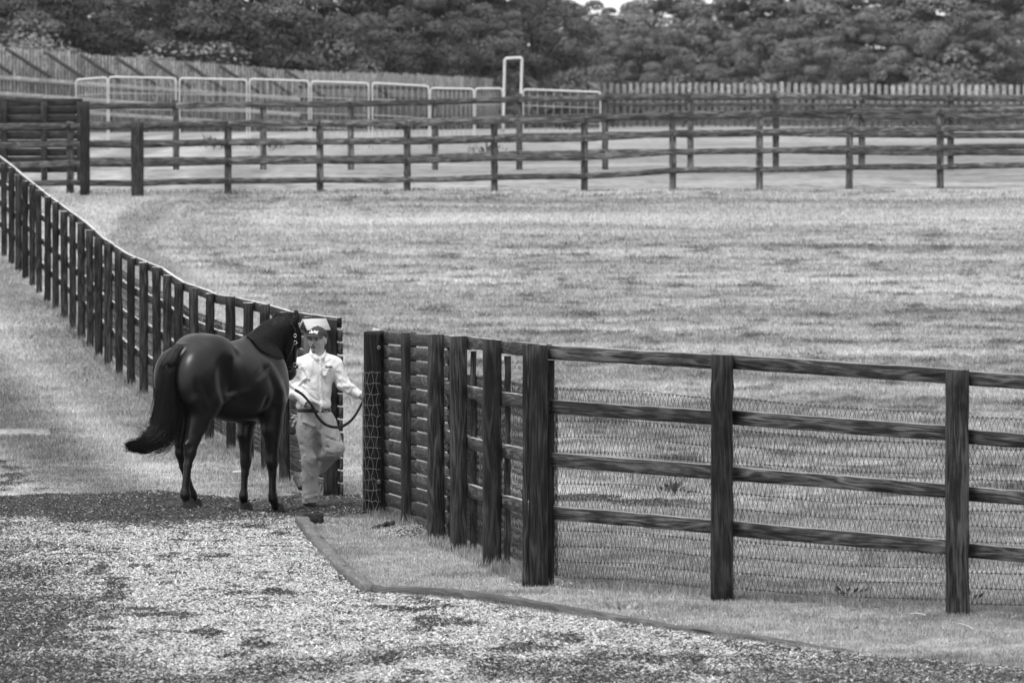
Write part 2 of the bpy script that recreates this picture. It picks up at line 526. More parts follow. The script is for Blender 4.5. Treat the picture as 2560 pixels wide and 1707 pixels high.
MULCH = [(-400, 1236), (150, 1236), (330, 1232), (420, 1228), (520, 1240), (640, 1250), (760, 1240), (905, 1236), (910, 1292),
         (800, 1293), (700, 1296), (738, 1308), (850, 1420), (925, 1484), (1200, 1508), (1500, 1552), (1750, 1592), (2000, 1622), (2300, 1652), (2700, 1690), (2700, 2200), (-400, 2200)]
def zones(x, y, z):
    px, py = project(x, y, z)
    n = fbm(x * 2.2, y * 1.2, 11) - 0.5
    n2 = fbm(x * 0.8, y * 0.5, 21) - 0.5
    mul = in_poly(px + n * 60, py + n * 22, MULCH).astype(float)
    mul *= (y < 60)
    # worn, chippy patch at the far left
    lp = np.clip((150 + 120 * n2 - px) / 120, 0, 1) * ((py > 1090) & (py < 1240)) * (y < 60) * (fbm(x * 5, y * 3, 3) > 0.5)
    mul = np.maximum(mul, lp * 0.8)
    tone = np.full(x.shape, 0.305); rough = np.ones(x.shape)
    fd = fence_dist(x, y)
    left = (fd < 0) & (y > 54)
    inside = (fd > 0) & (y > 54)
    strip = np.clip(1 - (fd - 2.6 - 1.2 * n2) / 0.8, 0, 1) * inside
    strip = np.maximum(strip, np.clip(1 - np.abs(y - 113 - x * 0.35) / 9, 0, 1) * inside)
    rough = rough * (1 - 0.9 * strip); tone = tone * (1 + 0.20 * strip)
    rough = np.where(left, 0.35, rough)
    wl = np.clip(1.15 - fd / 7.5, 0, 1) * inside
    bands = (fbm(fd * 1.5, y * 0.07, 51) - .5) * 1.5 * wl + (fbm(x * 0.07 + 3, y * 0.55 + x * .03, 57) - .5) * 1.1 * (1 - wl) * inside
    tone = tone * (1 + np.clip(bands, -.3, .2))
    sw = np.exp(-((y - (104 - 0.55 * np.maximum(fd - 3, 0) ** 1.1)) / 2.2) ** 2) * inside * (fd < 16)
    tone = tone * (1 + .10 * sw)
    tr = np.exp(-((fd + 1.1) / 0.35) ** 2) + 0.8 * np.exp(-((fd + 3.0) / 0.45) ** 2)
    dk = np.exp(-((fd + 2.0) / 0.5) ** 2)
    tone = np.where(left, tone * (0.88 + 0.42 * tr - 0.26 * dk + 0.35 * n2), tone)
    near = (y <= 54)
    rough = np.where(near, 0.5, rough)
    tone = np.where(near & (py > 1400) & (px > 1350), tone * 0.93, tone)
    tone = tone * (1 + 0.35 * n2 * (y < 60))
    tone = np.where(y > 124, tone * 0.84, tone); rough = np.where(y > 126, .6, rough)
    verge = in_poly(px, py, [(760, 1300), (1000, 1330), (1330, 1440), (1800, 1490), (2400, 1560), (2700, 1590), (2700, 1650), (2000, 1605), (1200, 1500), (935, 1480)]) & (y < 54)
    tone = np.where(verge, tone * 1.14, tone)
    tone = np.where(y > np.interp(px, [0, 746, 1000, 1250, 1500, 1900], [227, 228, 252, 277, 302, 305]), .05, tone)   # dark woodland floor
    # bare scuffed earth inside the near fence, seen through the mesh
    p = np.array(gpt(1650, 1255)); q = np.array(gpt(1450, 1245))
    for c, rx, ry in ((p, 0.75, 0.8), (q, 0.6, 0.6)):
        e = np.exp(-(((x - c[0]) / rx) ** 2 + ((y - c[1]) / ry) ** 2)) + 0.8 * n
        mul = np.maximum(mul, np.where(e > 0.62, 0.75, 0))
    for (qx, qy, rx, ry) in ((1010, 1330, 0.35, 0.9), (860, 1262, 0.5, 0.9), (1395, 1462, 0.25, 0.25)):
        c = np.array(gpt(qx, qy)); e = np.exp(-(((x - c[0]) / rx) ** 2 + ((y - c[1]) / ry) ** 2)) + 0.9 * n
        mul = np.maximum(mul, np.where(e > 0.6, 0.7, 0))
    return px, py, mul, tone, rough

def build_ground():
    xs = np.concatenate([-np.geomspace(14, 900, 36)[::-1], np.arange(-13.8, -6, .15), np.arange(-5.94, 5.95, 0.06), np.arange(6.06, 13.9, .15), np.geomspace(14, 900, 36)])
    ys = np.concatenate([np.linspace(0, 30, 8), np.arange(30.5, 62, 0.09), np.geomspace(62.1, 140, 220), np.geomspace(141, 2600, 70)])
    X, Y = np.meshgrid(xs, ys, indexing='ij')
    Z = gz(X, Y)
    px, py, mul, tone, rough = zones(X, Y, Z)
    nearm = (Y < 62) & (np.abs(X) < 6)
    Z = Z + np.where(nearm, 0.03 * (fbm(X * 4, Y * 4, 31) - 0.5) + mul * 0.05 * (fbm(X * 9, Y * 9, 5) - 0.45), 0)
    n, k = X.shape
    i = np.arange(n - 1)[:, None] * k + np.arange(k - 1)[None]
    Q = np.stack([i, i + k, i + k + 1, i + 1], -1).reshape(-1, 4)
    V = np.stack([X, Y, Z], -1).reshape(-1, 3)
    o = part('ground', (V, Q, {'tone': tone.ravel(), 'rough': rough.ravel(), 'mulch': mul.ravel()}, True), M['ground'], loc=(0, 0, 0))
    tagp(o, kind='structure')
build_ground()

def blades(name, N, region, hmin, hmax, w, wvar=0.3, vs=0.22, lean=0.5, seed=1, dens=None, scale_d=True, tmul=1.0):
    """triangular blades; region = (x0 fn, x1 fn, y0, y1)"""
    g = np.random.default_rng(seed)
    y0, y1 = region
    y = 1 / g.uniform(1 / y1, 1 / y0, N) if scale_d else g.uniform(y0, y1, N)
    half = 1300 / F * y + 1.6
    x = g.uniform(-1, 1, N) * half
    z = gz(x, y)
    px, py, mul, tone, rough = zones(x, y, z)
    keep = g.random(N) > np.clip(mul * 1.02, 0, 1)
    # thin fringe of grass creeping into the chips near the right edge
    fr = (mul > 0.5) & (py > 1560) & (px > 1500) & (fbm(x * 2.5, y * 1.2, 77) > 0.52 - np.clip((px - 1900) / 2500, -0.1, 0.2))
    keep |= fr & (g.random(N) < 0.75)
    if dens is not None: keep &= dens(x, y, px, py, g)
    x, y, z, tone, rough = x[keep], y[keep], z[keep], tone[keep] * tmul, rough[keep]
    n = len(x); sc_ = y / 48.0
    h = g.uniform(hmin, hmax, n) * (0.7 + 0.6 * fbm(x * 3, y * 3, 9)) * np.sqrt(sc_)
    ww = w * sc_ * g.uniform(1 - wvar, 1 + wvar, n)
    a = g.uniform(0, math.pi, n); la = g.uniform(0, 2 * math.pi, n); ll = g.uniform(0.1, 1, n) * lean * h
    dx, dy = np.cos(a) * ww / 2, np.sin(a) * ww / 2
    V = np.empty((n, 3, 3))
    V[:, 0] = np.stack([x - dx, y - dy, z - 0.005], -1); V[:, 1] = np.stack([x + dx, y + dy, z - 0.005], -1)
    V[:, 2] = np.stack([x + np.cos(la) * ll, y + np.sin(la) * ll, z + h], -1)
    var = np.clip(g.normal(1.1, vs, n), 0.4, 1.9)
    rep = lambda q: np.repeat(q, 3)
    o = part(name, (V.reshape(-1, 3), np.arange(3 * n).reshape(-1, 3), {'tone': rep(tone), 'rough': rep(rough), 'var': rep(var)}, False), M['blade'], loc=(0, 0, 0))
    tagp(o, kind='stuff')
    return o
fd_field = lambda x, y, px, py, g: (g.random(len(x)) < 1)
tagp(blades('grass', 1150000, (34, 60), 0.013, 0.032, 0.007, seed=2, lean=0.8, vs=0.34), 'short pale grass on both sides of the near fence and beside the path', 'grass')
tagp(blades('meadow_grass', 600000, (60, 124), 0.02, 0.042, 0.010, seed=3, lean=0.7, vs=0.10), 'short mown grass of the paddock beyond the near fence', 'grass')
# taller tufts along fence feet
def tuft_density(x, y, px, py, g):
    fd = np.abs(fence_dist(x, y)); a = (y > 54) & (fd < 0.12)
    rx = np.interp(y, [39, 40.3, 41.5, 43.5, 45.6, 47.8, 50.2, 52.3], [3.05, 1.5, .17, -.15, -.43, -.64, -.91, -1.25])
    b = (y < 54) & (y > 39.3) & (np.abs(x - rx) < 0.14)
    c = (y > 42) & (y < 60) & (x > rx + 0.3) & (fbm(x * 1.4, y * 0.7, 88) > 0.6)
    return a | (b & (g.random(len(x)) < 0.8)) | (c & (g.random(len(x)) < 0.35))
tagp(blades('tall_grass', 620000, (36, 90), 0.04, 0.10, 0.009, seed=5, lean=0.7, tmul=.72, dens=tuft_density), 'longer grass tufts around the feet of the fence posts', 'grass')

def chips(name, N, seed, hmin, hmax, wmin, wmax):
    g = np.random.default_rng(seed)
    y = 1 / g.uniform(1 / 60.0, 1 / 33.0, N); x = g.uniform(-1, 1, N) * (1320 / F * y + 1.2)
    z = gz(x, y); px, py, mul, tone, rough = zones(x, y, z)
    keep = g.random(N) < mul ** 1.0
    edge = (mul < 0.3) & in_poly(px, py - 25, MULCH) & (g.random(N) < 0.12)
    keep |= edge
    keep |= (mul < 0.3) & (y < 54) & (px > 940) & (g.random(N) < 0.012)
    x, y, z, px, py = x[keep], y[keep], z[keep], px[keep], py[keep]; n = len(x)
    # wet dark band behind the horse, dark old bedding along the bottom and, with corner vignette painted in, low left
    nn = fbm(x * 1.6, y * 0.8, 41); n3 = fbm(x * 3.5, y * 1.7, 47)
    band = np.clip((1312 + (nn - 0.5) * 70 - py) / 22, 0, 1)
    cor = np.clip((((460 - px) / 460) * 1.0 + ((py - 1300) / 420) * 0.8) - 0.55 + (nn - 0.5) * 1.1 + (n3 - .5) * .8, 0, .85) * (px < 900)
    bot = np.clip((py - 1650) / 60 + (nn - 0.5) * 5.0, 0, 1)
    rgt = np.clip((px - 1700) / 900 + (py - 1650) / 90 + (nn - 0.5) * 5, 0, 1)
    spot = np.clip((0.36 - n3) * 12, 0, 1)
    dark = np.clip(np.maximum.reduce([band * 0.97, cor, bot * 0.7, rgt * 0.6, spot * 0.8]), 0, 1)
    L = g.uniform(hmin, hmax, n) * 0.5; W = g.uniform(wmin, wmax, n) * 0.5
    a = g.uniform(0, 2 * math.pi, n); ti = g.normal(0, 0.28, n); tw = g.normal(0, 0.35, n)
    u = np.stack([np.cos(a) * np.cos(ti), np.sin(a) * np.cos(ti), np.sin(ti)], -1)
    s = unit(np.cross(u, [0, 0, 1.0])); s = s * np.cos(tw)[:, None] + np.cross(u, s) * np.sin(tw)[:, None]
    c = np.stack([x, y, z + g.uniform(-0.012, 0.014, n) + np.abs(np.sin(ti)) * L * .8], -1)
    up = np.cross(s, u)
    V = np.stack([c - u * L[:, None] - s * W[:, None] * 0.6, c - u * L[:, None] * 0.9 + s * W[:, None],
                  c + u * L[:, None] * 0.8 + s * W[:, None] * 0.9, c + u * L[:, None] - s * W[:, None] * 0.8,
                  c + up * 0.004], 1)
    base = np.arange(n)[:, None] * 5
    T = np.concatenate([base + [0, 1, 4], base + [1, 2, 4], base + [2, 3, 4], base + [3, 0, 4]])
    lum = np.clip(g.lognormal(math.log(0.42), 0.36, n), 0.03, 0.88)
    dl = np.clip(g.lognormal(math.log(0.035), 0.7, n), 0.008, 0.4)
    dk = (g.random(n) < dark * 0.92) | (g.random(n) < 0.10)
    lum = np.where(dk, dl, lum * (1 - 0.35 * dark))
    o = part(name, (V.reshape(-1, 3), T, {'tone': np.repeat(lum, 5)}, False), M['chip'], loc=(0, 0, 0))
    return o
o = chips('wood_chips', 1200000, 9, 0.010, 0.042, 0.003, 0.0095)
tagp(o, 'layer of pale shredded wood chips covering the path in front of the horse', 'wood chips', kind='stuff')

# ------------------------------------------------------------------ near fences
def post_between(base, top, w, d, mat, parent, name='post', A=(1, 0, 0), jit=0.0035, rough_top=0.004):
    b = np.array(base, float); t = np.array(top, float)
    b2 = b - (t - b) * 0.05
    return part(name, sweep([b2, t], A, w, d, 0.008, jit, 14, rough_top), mat, parent)

def mesh_panel(p0, p1, z0f, ztop, rows, sp, parent, r=0.0016, mat='wire', name='wire_mesh', seed=0, off=0.06, knots=True, zt=None):
    """V-mesh horse wire between two plan points; p0,p1 (x,y); bottoms from ground"""
    g = np.random.default_rng(seed)
    p0 = np.array(p0, float); p1 = np.array(p1, float); e = p1 - p0; L = np.linalg.norm(e); e /= L
    nrm = np.array([-e[1], e[0]]); nrm = nrm if nrm[1] > 0 else -nrm
    n = int(L / sp)
    hz = np.linspace(z0f, ztop, rows)
    g0 = float(gz(*p0)); g1 = float(gz(*p1))
    def P(s, h):
        s = np.asarray(s, float); h = np.asarray(h, float)
        xy = p0 + s[..., None] * e + nrm * off
        return np.concatenate([xy, (lambda G, T: G + h * (T - G) / ztop)(g0 + (g1 - g0) * s / L, zt[0] + (zt[1] - zt[0]) * s / L)[..., None]], -1)
    ms = []
    ss = np.linspace(0, L, 2 * n + 1)
    sag = (0.008 + g.uniform(0, .008)) * np.sin(np.linspace(0, math.pi * 2, len(ss)) + g.uniform(0, 6))
    hw = [P(ss, h + sag + g.normal(0, 0.002, len(ss))) for h in hz]
    ms.append(tubes(np.array(hw), r * 1.35, 3))
    V = []
    for fam in (0, 1):
        for j in range(n):
            s0 = (j + 0.5) * sp
            pts_s, pts_h = [], []
            for k in range(rows):
                sgn = 1 if (k + fam) % 2 else -1
                s_k = s0 + sgn * sp * 0.5 * (0.9 if k else 0.9)
                pts_s.append(s_k); pts_h.append(hz[k])
                if k < rows - 1:
                    s_n = s0 - sgn * sp * 0.45
                    hm = hz[k] + (hz[k + 1] - hz[k]) * g.uniform(0.4, 0.6)
                    pts_s.append((s_k + s_n) / 2 + g.normal(0, sp * 0.2) + sgn * sp * 0.13); pts_h.append(hm)
            V.append(P(np.clip(pts_s, 0, L), pts_h))
    ms.append(tubes(np.array(V), r, 3))
    if knots:
        kk = []
        for h in hz:
            for j in range(n + 1):
                s = j * sp
                if s > L: continue
                kk.append([P(s - 0.007, h), P(s + 0.007, h)])
        ms.append(tubes(np.array(kk), r * 2.3, 3))
    return part(name, join(ms), M[mat], parent)

def rail_between(a, b, h, w, t, mat, parent, off=0.0, name='rail', jit=0.002, droop=0.0):
    a = np.array(a, float); b = np.array(b, float)
    e = unit((b - a) * [1, 1, 0]); nrm = np.array([-e[1], e[0], 0]); nrm = nrm if nrm[1] > 0 else -nrm
    p, q = a + nrm * off + [0, 0, h], b + nrm * off + [0, 0, h]
    mid = (p + q) / 2 + [0, 0, -droop]
    return part(name, sweep([p, mid, q], (0, 0, 1), w, t, 0.003, jit, 12), mat, parent)

def near_right_fence():
    #      px    top   base  depth width
    PO = [(1022, 832, 1313, 50.2, .125), (1090, 836, 1367, 47.8, .125), (1146, 841, 1397, 45.6, .125), (1230, 851, 1419, 43.5, .13),
          (1345, 861, 1459, 41.5, .135), (1805, 887, 1483, 40.2, .15), (2393, 926, 1543, 39.1, .155)]
    tops = [U(940, 829, 52.3)] + [U(x, t, d) for x, t, b, d, w in PO]
    bases = [U(940, 1292, 52.3)] + [U(x, b, d) for x, t, b, d, w in PO]
    D = tops[-1] + (tops[-1] - tops[-2]) * 1.0; tops.append(D); bases.append(bases[-1] + (bases[-1] - bases[-2]))
    tops = np.array(tops); bases = np.array(bases)
    f = thing('paddock_fence', 'dark post and rail fence with wire mesh from the gate post to the right edge', 'fence', bases[5])
    # thick round gate post with split, furrowed surface
    b, t = bases[0], tops[0]
    n, K = 40, 60
    an = np.linspace(0, 2 * math.pi, n, endpoint=False); hs = np.linspace(-0.05, 1, K)
    A, Hh = np.meshgrid(an, hs)
    fur = fbm(A * 9 / (2 * math.pi) * 3, Hh * 1.5, 61) * 0.5 + 0.5 * vnoise(np.cos(A) * 9 + 30, np.sin(A) * 9 + Hh * 0.6, 5)
    r = 0.113 * (1 + 0.05 * (1 - Hh)) + 0.016 * (fur - 0.5)
    P = b + (t - b) * Hh[..., None] + np.stack([np.cos(A) * r, np.sin(A) * r, np.zeros_like(r)], -1)
    P[-1, :, 2] += RNG.normal(0, 0.006, n)
    i = np.arange(K - 1)[:, None] * n + np.arange(n)[None]; j = np.arange(K - 1)[:, None] * n + (np.arange(n)[None] + 1) % n
    Q = np.stack([i, j, j + n, i + n], -1).reshape(-1, 4)
    g = np.stack([Hh * 1.7, np.cos(A) * 0.11, np.sin(A) * 0.11], -1)
    gp = part('gate_post', (P.reshape(-1, 3), [Q, np.array([[(K - 1) * n + q for q in range(n)]])], {'gco': g.reshape(-1, 3), 'tone': np.full(K * n, .5)}, False), M['woodlog'], f)
    gp['label'] = 'thick dark round gate post wrapped in wire'
    # wire wrapped around the gate post, only on its left half
    ms = []
    an2 = np.linspace(math.pi * 0.75, math.pi * 1.62, 16)
    for k in range(14):
        z = 0.06 + k * 0.098
        aa = an2[:16]; jj = RNG.normal(0, 0.003, 16)
        ms.append(tubes([np.stack([b[0] + (b[0] * 0 + (t[0] - b[0]) * z / 1.7) + np.cos(aa) * (0.124 + jj), b[1] + np.sin(aa) * (0.124 + jj), b[2] + z + jj * 2], -1)], 0.0022, 4))
    for q in range(8):
        a0 = math.pi * 0.8 + q * 0.33
        zz = np.linspace(0.06, 1.34, 40); aa = a0 + 0.09 * np.sin(zz / 0.098 * math.pi + q * 3) + RNG.normal(0, 0.03, 40)
        ms.append(tubes([np.stack([b[0] + (t[0] - b[0]) * zz / 1.7 + np.cos(aa) * 0.125, b[1] + np.sin(aa) * 0.125, b[2] + zz], -1)], 0.0016, 4))
    part('wire_wrap', join(ms), M['wirel'], gp)
    for zz in (1.56, 0.33):
        c = b + (t - b) * zz / 1.7 + np.array([0.03, -0.118, 0])
        aa = np.linspace(0, 2 * math.pi, 11)
        part('bolt', join([tubes([np.stack([c[0] + np.cos(aa) * 0.013, np.full(11, c[1]), c[2] + np.sin(aa) * 0.013], -1)], 0.004, 5)]), M['metal'], gp)
    part('end_block', box(U(941, 828, 52.42), (1, 0, .3), 0, (0.2, 0, 1), .075, .03, .05), M['palebox'], gp)
    for i, (x, tp, bs, d, w) in enumerate(PO):
        A = unit((tops[i + 2] - tops[i]) * [1, 1, 0])
        wx = {0: .125, 1: .13, 2: .125, 3: .13, 4: .14}.get(i, .15)
        th = .09 if i < 4 else .12
        A = (1, 0.05, 0) if i >= 4 else (1, 0.25, 0)
        post_between(bases[i + 1], tops[i + 1] + [0, 0, 0.0], wx, th, M['woodp'], f, A=A)
        if i == 4:
            post_between(bases[5] + [-.093, -.03, 0], tops[5] + [-.093, -.03, -0.004], .042, .07, M['woodp'], f, A=(1, 0, 0))
        # batten nailed on the far side
        if i >= 1:
            e = unit((tops[min(i + 2, 8)] - tops[i]) * [1, 1, 0]); nrm = np.array([-e[1], e[0], 0]); nrm = nrm if nrm[1] > 0 else -nrm
            o2 = nrm * 0.15 + np.array([-.06, 0, 0]) if i >= 4 else nrm * 0.12
            post_between(bases[i + 1] + o2, tops[i + 1] + o2 - [0, 0, 0.12], *((.09, .045) if i >= 4 else (.05, .09)), M['woodp'], f, 'batten')
    hs = (-0.052, -0.450, -0.845, -1.235)
    for i in range(len(tops) - 1):
        a, c = tops[i], tops[i + 1]
        if i < 2: continue
        for k, h in enumerate(hs):
            s0 = 0.0
            rail_between(a, c, h + random.uniform(-.008, .008), .1 + random.uniform(-.004, .004), .042, M['wood'], f, off=0.085 if i < 5 else 0.09, jit=0.0022)
        if True:
            mesh_panel(a[:2], c[:2], 0.06, 1.3, 13, 0.038, f, seed=i, off=0.15, r=0.0017, zt=(a[2] - .32, c[2] - .32))
    # horizontally boarded panel behind the first bays
    e1 = unit((tops[2] - tops[0]) * [1, 1, 0])
    for k in range(14):
        h = -0.052 - k * 0.1235
        a = tops[0] + e1 * 0.08; c = tops[2] + e1 * (0.25 + random.uniform(-.04, .04))
        rail_between(a, c, h, .107 + random.uniform(-.003, .002), .03, M['boardw'], f, off=0.075, name='board', jit=0.0006)
near_right_fence()

def left_fence():
    f = thing('paddock_fence', 'long dark fence curving away from the boarded end panel to the left edge', 'fence', (LFP[1][0], LFP[1][1], gz(LFP[1][0], LFP[1][1])))
    for i, (x, t, b, d) in enumerate(LF):
        top = LFP[i]
        g = float(gz(top[0], top[1]))
        base = np.array([top[0], top[1], g]) if b is None else U(x, b, d)
        w = (.106 + random.uniform(-.008, .008)) if i else .14
        lean = random.uniform(-.012, .012)
        post_between(base, top + [lean, 0, random.uniform(-.015, .02)], w, .075, M['woodl'], f, A=(1, 0, 0))
        if False:
            e = unit((LFP[i + 1] - LFP[i]) * [1, 1, 0]); nrm = np.array([e[1], -e[0], 0]); nrm = nrm if nrm[0] > 0 else -nrm
            if i >= 2: post_between(base + nrm * .17 + e * .03, top + nrm * .17 + e * .03 - [0, 0, .13], .09, .045, M['woodl'], f, 'batten', A=(1, 0, 0))
    hs = (-0.05, -0.45, -0.84, -1.23)
    for i in range(0, len(LF) - 1, 2):
        j = min(i + 2, len(LF) - 1)
        seg = LFP[i:j + 1]
        e = unit((seg[-1] - seg[0]) * [1, 1, 0]); nrm = np.array([e[1], -e[0], 0]); nrm = nrm if nrm[0] > 0 else -nrm
        for k, h in enumerate(hs):
            if i < 2 and k: continue
            P = seg + nrm * 0.085 + [0, 0, h + random.uniform(-.006, .006)]
            part('rail', sweep(P, (0, 0, 1), .1, .045, .005, .002, 10), M['woodl'], f)
    for i in range(2, 18):
        mesh_panel(LFP[i][:2], LFP[i + 1][:2], 0.06, 1.3, 13, 0.05 if i < 10 else 0.07, f, seed=40 + i, off=0.15, r=0.0018, knots=False, zt=(LFP[i][2] - .32, LFP[i + 1][2] - .32))
    # boarded end panel
    e = unit((LFP[0] - LFP[2]) * [1, 1, 0]); nrm = np.array([-e[1], e[0], 0]); nrm = nrm if nrm[1] > 0 else -nrm
    for k in range(14):
        h = -0.17 - k * 0.1235
        if h < -1.72: break
        a = LFP[2] - e * 0.1; c = LFP[0] + e * (0.13 + random.uniform(-.02, .015))
        a = np.array([a[0], a[1], LFP[2][2] + (h)]); c = np.array([c[0], c[1], LFP[0][2] + h])
        rail_between(a + nrm * .075, c + nrm * .075, 0, .107, .03, M['boardw'], f, name='board', jit=.0006)
    return f
left_fence()
# ------------------------------------------------------------------ timber edging and small things by the path
def edging(pts, w, h, name, label, mat='timber', group=None, sink=0.0):
    P = smooth_poly(np.array([gpt(x, y) for x, y in pts]), 40)
    P[:, 2] += h / 2 - 0.02
    if sink: P[:, 2] -= np.clip(np.linspace(-.6, 1, 40), 0, 1) * sink
    K = len(P); T = unit(np.gradient(P, axis=0))
    m = sweep(P, (0, 0, 1), h, w, 0.010, 0.005)
    o = part(name, m, M[mat]); tagp(o, label, 'edging', group)
    return o
edging([(752, 1302), (800, 1368), (852, 1425), (925, 1483)], .105, .085, 'timber_edging', 'short grey timber edging running from the cut block down to the corner of the path')
edging([(938, 1484), (1100, 1491), (1200, 1502), (1400, 1531), (1700, 1578), (1990, 1612), (2130, 1630), (2250, 1641)], .07, .08, 'timber_edging', 'long low timber edging between wood chips and near fence, sinking into grass at right', 'timber_shaded', sink=.07)
b = gpt(772, 1312)
o = part('wood_block', join([box(b + [0.0, .12, .03], (1, .5, 0), 0, (0.1, 0, 1), .2, .16, .13, .012), box(b + [0.08, .16, .02], (1, -.4, 0), 0, (-.1, 0, 1), .07, .1, .13, .01)]), M['bark'])
tagp(o, 'dark sawn wood block lying at the upper end of the timber edging', 'wood block')
b = gpt(950, 1322)
m = sdf_mesh([dict(t='c', a=b + [-.1, 0, -.01], b=b + [.1, .03, .05], ra=.02, rb=.028, sq=(1, .6, 1.2))], .008, noise=lambda X, Y, Z: .008 * np.sin(X * 90) * np.sin(Z * 60))
o = part('bark_piece', (m[0], m[1], None, True), M['bark']); tagp(o, 'dark curved piece of bark lying in the grass beside the gate post', 'bark piece')
# pale slab at the left
a = gpt(60, 1092)
o = part('concrete_slab', box(a + [-.30, .5, .0], (1, .12, 0), 0, (0, 0, 1), 1.1, .9, .07, .02), M['slab'])
tagp(o, 'low pale flat slab set in the grass at the left edge', 'slab')
for lab, (x, y), s in (('small white scrap lying on the grass behind the fore legs of the horse', (592, 1184), .05), ('small white pebble in the grass below the tail of the horse', (339, 1172), .022), ('pale pebble standing out in the grass near the right fence post', (2158, 1438), .02)):
    c = gpt(x, y)
    m = sdf_mesh([dict(t='e', c=c + [0, 0, s * .3], r=(s, s * .8, s * .4)), dict(t='e', c=c + [s, 0, s * .2], r=(s * .6, s * .5, s * .3))], s / 5)
    tagp(part('pebble' if s < .05 else 'paper_scrap', (m[0], m[1], None, True), M['palebox']), lab, 'pebble' if s < .05 else 'scrap')
# straws on the verge
for lab, p, q in (('long pale straw on the grass below the rightmost fence post', (2390, 1568), (2434, 1584)), ('thin pale straw on the grass left of the rightmost fence post', (2275, 1545), (2315, 1549)),
                  ('pale splinter leaning on the long timber edging', (2016, 1590), (2026, 1578))):
    a, c = gpt(*p), gpt(*q)
    P = np.linspace(a, c, 6) + [0, 0, .03]; P[:, 2] += .01 * np.sin(np.linspace(0, 3, 6))
    tagp(part('straw', tubes([P], .005, 5), M['palebox']), lab, 'straw')

def weed(px, py, h, n, label, seed, ln=.1, w=.045, mat='blade2', sp=.18):
    g = np.random.default_rng(seed); c = gpt(px, py)
    Vs, Fs, tn, k = [c - [0, 0, .01]], [], [.2], 1
    for i in range(n):
        a = g.uniform(0, 2 * math.pi); r = g.uniform(0, sp); b = c + [math.cos(a) * r, math.sin(a) * r, h * g.uniform(.1, .6)]
        d = unit([math.cos(a) * .7, math.sin(a) * .7, g.uniform(.4, 1.3)]); L = ln * g.uniform(.5, 1.3)
        s = unit(np.cross(d, [0, 0, 1])) * w * g.uniform(.5, 1)
        Vs += [b - s * .08, b + s * .08, b + d * L * .5 + s, b + d * L, b + d * L * .5 - s]
        Fs += [[0, k + 1, k, k]]; Fs[-1] = [0, k + 1, k, k]; tn += [g.random()] * 5
        Fs[-1] = ('t', 0, k + 1, k); Fs.append(('p', k, k + 1, k + 2, k + 3, k + 4)); k += 5
    T = np.array([f[1:] for f in Fs if f[0] == 't']); P5 = np.array([f[1:] for f in Fs if f[0] == 'p'])
    o = part('weed_clump', (np.array(Vs), [T, P5], {'tone': np.array(tn)}, False), M[mat])
    return tagp(o, label, 'weed')
M['blade2'] = mat_tone('weed_leaf', .05, .3, .6, .3)
weed(2115, 1490, .07, 16, 'low broad leaved weed at the foot of the near fence between the two right posts', 1, .07, .03)
weed(2430, 1505, .08, 14, 'broad leaved weed just right of the rightmost near fence post', 2, .07, .03)
weed(1690, 1240, .14, 40, 'dark leafy weed clump on bare earth behind the near wire mesh', 3, .1, .03)
weed(1560, 1528, .04, 14, 'low weed growing at the path side of the long timber edging', 4, .06, .02)
weed(1215, 405, .5, 60, 'small pale bush growing under the lowest rail of the far fence', 5, .25, .05, sp=.6)
weed(535, 378, .35, 40, 'dark clump of weeds left of centre in the far paddock', 6, .25, .06, sp=.5)
weed(676, 380, .3, 30, 'second dark clump of weeds in the far paddock, right of the other', 7, .22, .06, sp=.4)

# ------------------------------------------------------------------ far fences
def far_fence(name_label, posts, hs, w, t, mat, pw, pd, postover=0.0):
    tops = np.array([U(x, tp, d) for x, tp, b, d in posts])
    f = thing('paddock_fence', name_label, 'fence', (tops[len(tops) // 2][0], tops[len(tops) // 2][1], gz(*tops[len(tops) // 2][:2])))
    for (x, tp, bs, d), T in zip(posts, tops):
        g = float(gz(T[0], T[1])); post_between((T[0], T[1], g), T + [0, 0, postover], pw, pd, mat, f, jit=.004)
    for i in range(len(tops) - 1):
        for h in hs:
            rail_between(tops[i], tops[i + 1], h, w, t, mat, f, off=-pd / 2 - t / 2 - .003, jit=.004, droop=random.uniform(-.01, .015))
    return f
# first far fence (pixel x, top y, base y, depth)
X1 = [(-60, 312), (175 * 1.0, 309), (342, 311), (570, 305), (800, 303), (1018, 303), (1236, 297), (1461, 295), (1682, 281), (1899, 279), (2124, 273), (2351, 272), (2580, 268), (2800, 266)]
far1 = far_fence('dark four rail fence across the far side of the paddock, the nearer of the two', [(x, t, 0, 122 + i * .25) for i, (x, t) in enumerate(X1)], (-.05, -.45, -.86, -1.27), .13, .04, M['woodf'], .15, .13, .03)
# heavy corner posts of that fence
for x, t, w, lab in ((212, 254, .2, 'tall dark corner post at the end of the boarded panel'), (343, 305, .26, 'thick dark double post in the nearer far fence')):
    T = U(x, t, 121.6); g = float(gz(T[0], T[1]))
    o = part('fence_post', sweep([[T[0], T[1], g - .1], T], (1, 0, 0), w, .2, .01, .004, 10), M['shed']); tagp(o, lab, 'post')
    T2 = U(x - (12 if w < .25 else -14), t + 8, 121.9)
    o.data.materials.append(M['woodf'])
X2 = [(-40, 262), (200, 258), (440, 256), (658, 252), (877, 252), (1088, 248), (1298, 240), (1513, 236), (1726, 236), (1940, 232), (2155, 236), (2377, 238), (2600, 238)]
far_fence('second far fence of dark rails standing behind the nearer one', [(x, t, 0, 134) for x, t in X2], (-.08, -.52, -.95, -1.36), .14, .04, M['woodf'], .15, .13, .05)
